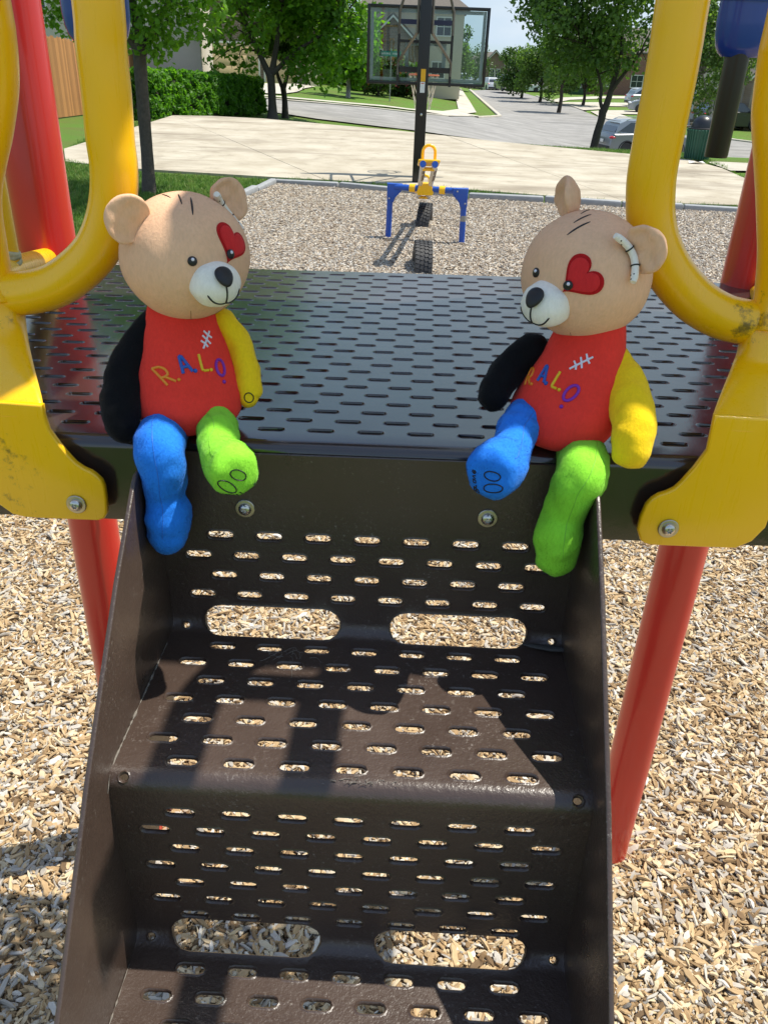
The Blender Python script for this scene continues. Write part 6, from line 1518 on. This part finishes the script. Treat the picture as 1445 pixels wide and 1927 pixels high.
    e = 0.10; zr0, zr1 = zb + 0.10, rp[2][1] - 0.12 if rp[2][1] > rp[1][1] else rp[1][1]
    facepatch('rear_window', [(xr(zr0) - 0.004, -hw(zr0) + e, zr0), (xr(zr0) - 0.004, hw(zr0) - e, zr0), (xr(zr1) - 0.004, hw(zr1) - e, zr1), (xr(zr1) - 0.004, -hw(zr1) + e, zr1)], M_CARGLASS)
    zf1 = rp[-2][1] - 0.03
    facepatch('windscreen', [(xf_(zr0) + 0.004, -hw(zr0) + e, zr0), (xf_(zr0) + 0.004, hw(zr0) - e, zr0), (xf_(zf1) + 0.004, hw(zf1) - e, zf1), (xf_(zf1) + 0.004, -hw(zf1) + e, zf1)], M_CARGLASS)
    mb = MB(); mb.box((0.02, 0, H * 0.245), (0.10, W * 0.90, H * 0.12), None, 0.03); mb.xf(T); mb.build('rear_bumper', M_TRIMB if sty != 'pickup' else M_CHROME, t)
    mb = MB(); mb.box((Ln - 0.03, 0, H * 0.24), (0.09, W * 0.88, H * 0.13), None, 0.03); mb.xf(T); mb.build('front_bumper', M_TRIMB if sty != 'van' else col, t)
    mb = MB(); mb.box((-0.012, 0, H * 0.42), (0.02, 0.32, 0.14), None, 0.005); mb.xf(T); mb.build('number_plate', M_WHITE, t)
    mb = MB(); mb.box((Ln - 0.012, 0, H * 0.40), (0.03, W * 0.5, H * 0.09), None, 0.01); mb.xf(T); mb.build('grille', M_TRIMB, t)
    if sty == 'suv':
        mb = MB(); mb.box((rp[1][0] - 0.02, 0, rp[1][1] + 0.11), (0.22, W * 0.62, 0.03), None, 0.01); mb.xf(T); mb.build('spoiler', col, t)
    if sty == 'pickup':
        mb = MB(); mb.box((0.18 * Ln, 0, S_['belt'] * H + 0.02), (0.32 * Ln, W * 0.82, 0.04)); mb.xf(T); mb.build('bed_cover', M_TRIMB, t)
    return t
PT_SIL = paint('silver_grey_paint', (0.20, 0.215, 0.24), 0.5); PT_SILV = paint('silver_paint', (0.40, 0.42, 0.44), 0.5); PT_BLUEG = paint('blue_grey_paint', (0.30, 0.33, 0.38), 0.5)
PT_DARK = paint('charcoal_paint', (0.018, 0.018, 0.020), 0.2); PT_WHITE = paint('white_car_paint', (0.62, 0.62, 0.62), 0.0); PT_NAVY = paint('slate_paint', (0.022, 0.026, 0.036), 0.3); PT_BEIGE = paint('beige_paint', (0.46, 0.43, 0.37), 0.3)
def gz(x, y): return ground_z(x, y)
CP = (12.02,44.00,-1.573)
car('parked_suv', 'silver grey compact suv with red tail lamps parked just beyond the court edge', 'car', 'suv', (CP[0], 44, gz(CP[0], 44) + 0.03), R(14), PT_SIL, 1.0, rails=True)
CP = (23.47,84.00,-1.897)
car('parked_minivan', 'light silver minivan facing left on the driveway, nearest of the two', 'car', 'van', (CP[0], 84, gz(CP[0], 84) + 0.03), R(168), PT_BLUEG, 1.0)
CP = (26.11,96.00,-1.587)
car('parked_suv', 'silver suv behind the minivan, half hidden by the oak branches', 'car', 'suv', (CP[0], 96, gz(CP[0], 96) + 0.03), R(8), PT_SILV, 1.08)
CP = (22.40,72.00,-1.644)
car('parked_suv', 'dark suv showing its tail behind the litter bin', 'car', 'suv', (CP[0], 72, gz(CP[0], 72) + 0.03), R(155), PT_DARK, 1.1)
CP = (23.88,66.00,-1.354)
car('parked_suv', 'long dark suv behind the hanging brown pipe', 'car', 'suv', (CP[0], 66, gz(CP[0], 66) + 0.03), R(10), PT_DARK, 1.12)
for nm, lab, cat, sty, c_, rz_, pm, sc in (('parked_pickup', 'dark slate pickup seen from behind in the middle of the far cars', 'pickup', 'pickup', (13.52,118.00,-2.058), 98, PT_NAVY, 1.0), ('parked_car', 'white car seen from behind left of the dark pickup', 'car', 'suv', (12.45,128.00,-2.386), 100, PT_WHITE, 1.0), ('parked_car', 'pale blue grey car squeezed between the white car and the dark pickup', 'car', 'sedan', (13.97,132.00,-2.34), 100, PT_BLUEG, 1.0),
        ('parked_jeep', 'boxy beige off roader on the far right kerb', 'car', 'jeep', (19.78,128.00,-2.335), 172, PT_BEIGE, 1.1), ('parked_car', 'white sedan left of the boxy beige off roader', 'car', 'sedan', (16.93,126.00,-2.358), 190, PT_WHITE, 1.0), ('parked_van', 'white topped van seen through the lower right of the glass backboard', 'van', 'van', (7.704,112.00,-1.753), 80, PT_WHITE, 0.95), ('parked_car', 'dark car beside the right rim of the backboard', 'car', 'sedan', (12.04,136.00,-2.542), 100, PT_DARK, 1.0)):
    car(nm, lab, cat, sty, (c_[0], c_[1], max(gz(c_[0], c_[1]), c_[2] - 0.6) + 0.03 if False else c_[2]), R(rz_), pm, sc)

# ------------------------------------------------------------------ small street furniture
sb = (-0.6568,59.31,-1.057)
sg = thing('street_name_sign', 'green street name sign on a thin grey post, seen through the backboard', 'street sign', sb)
zt, zs = (-0.6493,61.00,1.929)[2], (-0.6044,61.00,1.659)[2]
mb = MB(); mb.tube([(sb[0], sb[1], sb[2] - 0.2), (sb[0], sb[1], zt)], 0.035, 10); mb.build('post', M_STRUT if False else simple('galvanised_post', (0.34, 0.35, 0.35), 0.45, 0.6), sg)
M_SIGN = simple('sign_green', (0.0, 0.22, 0.16), 0.45, var=0.03)
mb = MB(); mb.box((sb[0] - 0.03, sb[1] - 0.06, zs), (1.28, 0.02, 0.30)); pl = mb.build('name_plate', M_SIGN, sg)
mb = MB(); rs = random.Random(4); x = sb[0] - 0.56
for k in range(11):
    if k == 6: x += 0.10
    for q in range(3):
        mb.box((x + (q - 1) * 0.026, sb[1] - 0.074, zs + rs.uniform(-0.02, 0.02)), (0.016, 0.004, rs.choice((0.10, 0.12, 0.08))))
    x += 0.096
mb.build('white_lettering', M_WHITE, pl)
mb = MB(); mb.box((sb[0], sb[1], zt - 0.10), (0.02, 0.75, 0.22)); mb.build('name_plate', M_SIGN, sg)
hb_ = (-6.144,39.42,-0.7006)
hy = thing('fire_hydrant', 'silver fire hydrant at the kerb beside the right end of the long hedge', 'hydrant', hb_)
M_HYD = simple('silver_paint_hydrant', (0.55, 0.56, 0.58), 0.4, 0.3)
mb = MB(); mb.lathe([(0.15, -0.05), (0.15, 0.06), (0.10, 0.08), (0.10, 0.50), (0.135, 0.51), (0.135, 0.55), (0.12, 0.58), (0.10, 0.66), (0.05, 0.72), (0.03, 0.73), (0.03, 0.78)], 20, Matrix.Translation(hb_)); bo = mb.build('barrel', M_HYD, hy)
for dx, dy, r in ((0.17, 0, 0.055), (-0.17, 0, 0.055), (0, -0.18, 0.07)):
    mb = MB(); mb.tube([(hb_[0], hb_[1], hb_[2] + 0.40), (hb_[0] + dx, hb_[1] + dy, hb_[2] + 0.40)], r, 12); mb.build('outlet_cap', M_HYD, bo)
ub = (23.74,123.42,-2.35)
ut = thing('utility_box', 'dark green utility cabinet on the verge across the street', 'utility box', ub)
mb = MB(); mb.box((ub[0], ub[1], ub[2] + 0.85), (2.2, 1.6, 1.7), None, 0.05); mb.build('cabinet', simple('utility_green', (0.012, 0.05, 0.028), 0.5), ut)
mb = MB(); mb.box((ub[0] + 0.2, ub[1] - 0.81, ub[2] + 1.0), (0.36, 0.02, 0.34)); mb.build('warning_label', M_WHITE, ut)

# ------------------------------------------------------------------ hills beyond the town
rs = random.Random(2); HX = 90
vs_ = []; fs_ = []
for j, (yy, base) in enumerate(((900, -14), (1300, -9), (1900, 2.0), (2500, 11.0), (3100, 8.0))):
    for i in range(HX + 1):
        x = -2400 + 4800 * i / HX; z = base + (noise.noise(Vector((x * 0.0016, yy * 0.002, 1))) * 7 + noise.noise(Vector((x * 0.006, yy * 0.01, 4))) * 2.5) * (0.3 + 0.35 * j)
        vs_.append((x, yy, z))
for j in range(4):
    for i in range(HX): fs_.append([j * (HX + 1) + i, j * (HX + 1) + i + 1, (j + 1) * (HX + 1) + i + 1, (j + 1) * (HX + 1) + i])
mb = MB(); mb.add(vs_, fs_); o = mb.build('hills', simple('wooded_hills', (0.045, 0.085, 0.035), 0.95, var=0.5, scale=0.02), None, 80); o['kind'] = 'structure'

# ------------------------------------------------------------------ wood chips and grass
def gn_scatter(name, base_me, coll, density, smin, smax, tilt, seed, zlift, m=None):
    o = bpy.data.objects.new(name, base_me); COL.objects.link(o); o['kind'] = 'stuff'
    ng = bpy.data.node_groups.new(name + '_nodes', 'GeometryNodeTree')
    ng.interface.new_socket('Geometry', in_out='INPUT', socket_type='NodeSocketGeometry'); ng.interface.new_socket('Geometry', in_out='OUTPUT', socket_type='NodeSocketGeometry')
    N = ng.nodes.new; K = ng.links.new
    gi, go = N('NodeGroupInput'), N('NodeGroupOutput'); dp = N('GeometryNodeDistributePointsOnFaces'); dp.inputs['Density'].default_value = density; dp.inputs['Seed'].default_value = seed
    ci = N('GeometryNodeCollectionInfo'); ci.inputs['Collection'].default_value = coll; ci.inputs['Separate Children'].default_value = True; ci.inputs['Reset Children'].default_value = True
    ip = N('GeometryNodeInstanceOnPoints'); ip.inputs['Pick Instance'].default_value = True
    rv = N('FunctionNodeRandomValue'); rv.data_type = 'FLOAT_VECTOR'; rv.inputs[0].default_value = (-tilt, -tilt, 0); rv.inputs[1].default_value = (tilt, tilt, 6.2832); rv.inputs['Seed'].default_value = seed + 1
    sc_ = N('FunctionNodeRandomValue'); sc_.data_type = 'FLOAT'; sc_.inputs[2].default_value = smin; sc_.inputs[3].default_value = smax; sc_.inputs['Seed'].default_value = seed + 2
    zz = N('FunctionNodeRandomValue'); zz.data_type = 'FLOAT_VECTOR'; zz.inputs[0].default_value = (0, 0, 0); zz.inputs[1].default_value = (0, 0, zlift); zz.inputs['Seed'].default_value = seed + 3
    sp = N('GeometryNodeSetPosition')
    K(gi.outputs[0], dp.inputs['Mesh']); K(dp.outputs['Points'], sp.inputs['Geometry']); K(zz.outputs[0], sp.inputs['Offset']); K(sp.outputs[0], ip.inputs['Points'])
    K(ci.outputs[0], ip.inputs['Instance']); K(rv.outputs[0], ip.inputs['Rotation']); K(sc_.outputs[1], ip.inputs['Scale']); K(ip.outputs[0], go.inputs[0])
    md = o.modifiers.new('scatter', 'NODES'); md.node_group = ng
    return o
def flat_mesh(name, poly, z):
    me = bpy.data.meshes.new(name); me.from_pydata([(p[0], p[1], z) for p in poly], [], [list(range(len(poly)))]); return me
def m_chip(name='wood_chip', sat=1.0, val=1.0):
    t = NT(name); oi = t.n('ShaderNodeObjectInfo'); co = t.coord('Object', (30, 260, 260))
    c = t.ramp(oi.outputs['Random'], [(0.0, (0.085, 0.058, 0.034)), (0.06, (0.20, 0.125, 0.062)), (0.20, (0.35, 0.23, 0.115)), (0.36, (0.48, 0.335, 0.18)), (0.54, (0.57, 0.43, 0.25)), (0.68, (0.63, 0.52, 0.35)), (0.76, (0.37, 0.33, 0.28)), (0.88, (0.49, 0.445, 0.38)), (0.96, (0.68, 0.63, 0.54)), (1.0, (0.14, 0.125, 0.11))])
    g_ = t.noise(co, 1.0, 3); c = t.mix(1.0, c, t.mix(g_, (0.65, 0.65, 0.65), (1.25, 1.25, 1.25)), 'MULTIPLY')
    hs = t.n('ShaderNodeHueSaturation', Saturation=sat, Value=val); t.l(c, hs.inputs['Color'])
    t.l(hs.outputs[0], t.b.inputs['Base Color']); t.b.inputs['Roughness'].default_value = 0.8; t.b.inputs['Specular IOR Level'].default_value = 0.25
    return t.m
MC = m_chip(); MC2 = m_chip('weathered_wood_chip', 0.62, 0.95); chips = bpy.data.collections.new('chip_shapes'); chips_far = bpy.data.collections.new('weathered_chip_shapes'); rs = random.Random(77)
for k in range(24):
    l = rs.choice((0.012, 0.018, 0.024, 0.030, 0.038, 0.050)) * rs.uniform(0.85, 1.15); w = min(l * 0.32, rs.uniform(0.0018, 0.0062) * (1.7 if k % 5 == 0 else 1)); h = rs.uniform(0.0009, 0.0030); vs_ = []
    ns_ = 4; bend = rs.uniform(-0.003, 0.003)
    for i in range(ns_ + 1):
        u = i / ns_; x = (u - 0.5) * l; e = (0.35 if i in (0, ns_) else 1) * rs.uniform(0.75, 1.1); sk = rs.uniform(-0.25, 0.25) * w
        for sy, sz in ((-1, -1), (1, -1), (0.8, 1), (-0.8, 1)): vs_.append((x + rs.uniform(-1, 1) * l * 0.05 * (i in (0, ns_)), sy * w * e + sk, sz * h * (0.6 + 0.4 * e) + bend * math.sin(u * 3.14) * 2))
    fs_ = [[0, 1, 2, 3][::-1], [4 * ns_ + q for q in range(4)]]
    for i in range(ns_):
        for q in range(4): fs_.append([i * 4 + q, i * 4 + (q + 1) % 4, (i + 1) * 4 + (q + 1) % 4, (i + 1) * 4 + q])
    me = bpy.data.meshes.new('chip'); me.from_pydata(vs_, [], fs_); me.materials.append(MC); chips.objects.link(bpy.data.objects.new('chip', me)); m2 = me.copy(); m2.materials[0] = MC2; chips_far.objects.link(bpy.data.objects.new('chip', m2))
gn_scatter('wood_chips', flat_mesh('wood_chips', [(-2.0, 0.35), (1.9, 0.35), (2.1, 3.3), (-2.2, 3.3)], 0.012), chips, 31000, 0.42, 1.2, 0.5, 1, 0.020)
gn_scatter('wood_chips', flat_mesh('wood_chips', [(-2.2, 3.3), (2.1, 3.3), (5, 6.4), (-2.65, 6.4)], 0.012), chips, 1200, 1.0, 1.6, 0.4, 2, 0.015)
gn_scatter('wood_chips', flat_mesh('wood_chips', [(-2.62, 6.4), (6.6, 6.4), (7.1, 11.0), (4.62, 11.34), (3.0, 11.42), (0.98, 11.68), (-0.81, 12.2), (-1.70, 12.4), (-1.98, 10.8)], 0.012), chips_far, 6500, 0.7, 1.35, 0.5, 3, 0.016)

def m_blade():
    t = NT('grass_blade'); oi = t.n('ShaderNodeObjectInfo'); c = t.ramp(oi.outputs['Random'], [(0, (0.055, 0.14, 0.014)), (0.5, (0.11, 0.235, 0.026)), (0.85, (0.17, 0.29, 0.04)), (1, (0.24, 0.25, 0.08))])
    t.l(c, t.b.inputs['Base Color']); t.b.inputs['Roughness'].default_value = 0.6
    tl = t.n('ShaderNodeBsdfTranslucent'); t.l(c, tl.inputs[0]); mx = t.n('ShaderNodeMixShader'); mx.inputs[0].default_value = 0.35
    t.l(t.b.outputs[0], mx.inputs[1]); t.l(tl.outputs[0], mx.inputs[2]); t.l(mx.outputs[0], t.o.inputs[0]); return t.m
MBL = m_blade(); tufts = bpy.data.collections.new('grass_tufts')
for k in range(6):
    vs_ = []; fs_ = []
    for q in range(11):
        a = rs.uniform(0, 6.28); r = rs.uniform(0, 0.045); x, y = r * math.cos(a), r * math.sin(a); h = rs.uniform(0.035, 0.075); ln = rs.uniform(0.01, 0.05); b_ = rs.uniform(0, 6.28); w = rs.uniform(0.002, 0.0035)
        dx, dy = math.cos(b_), math.sin(b_); n = len(vs_)
        vs_ += [(x - dy * w, y + dx * w, 0), (x + dy * w, y - dx * w, 0), (x + dx * ln * .4 + dy * w * .8, y + dy * ln * .4 - dx * w * .8, h * .6), (x + dx * ln * .4 - dy * w * .8, y + dy * ln * .4 + dx * w * .8, h * .6), (x + dx * ln, y + dy * ln, h)]
        fs_ += [[n, n + 1, n + 2, n + 3], [n + 3, n + 2, n + 4]]
    me = bpy.data.meshes.new('tuft'); me.from_pydata(vs_, [], fs_); me.materials.append(MBL); tufts.objects.link(bpy.data.objects.new('tuft', me))
gn_scatter('lawn_grass', flat_mesh('lawn_grass', [(-2.1, 10.8), (-1.85, 12.6), (-1.9, 12.75), (-3.9, 13.0), (-5.2, 14.0), (-7.0, 15.2), (-7.5, 9.5), (-3.2, 7.5), (-2.55, 7.5)], 0.0), tufts, 420, 0.7, 1.2, 0.25, 5, 0.0)
e0 = [edge(near, k / 24) for k in range(25)]
gn_scatter('lawn_grass', flat_mesh('lawn_grass', [(-1.80, 12.58), (-0.81, 12.38), (0.98, 11.86), (3.0, 11.60), (4.62, 11.52), (7.1, 11.14)] + [(p.x, p.y + 0.03) for p in e0[::-1] if p.x > -1.8], 0.0), tufts, 260, 0.6, 1.1, 0.25, 6, 0.0)
me = bpy.data.meshes.new('lawn_grass')
far_e = [edge(far, k / 30) for k in range(31)]
vv = []; ff = []
for i, p in enumerate(far_e):
    for j in range(6):
        y = p.y + 0.02 + j * 2.2; vv.append((p.x * (1 + 0.05 * j), y, ground_z(p.x * (1 + 0.05 * j), y)))
for i in range(30):
    for j in range(5): ff.append([i * 6 + j, (i + 1) * 6 + j, (i + 1) * 6 + j + 1, i * 6 + j + 1])
me.from_pydata(vv, [], ff)
gn_scatter('lawn_grass', me, tufts, 120, 0.9, 1.5, 0.25, 7, 0.0)
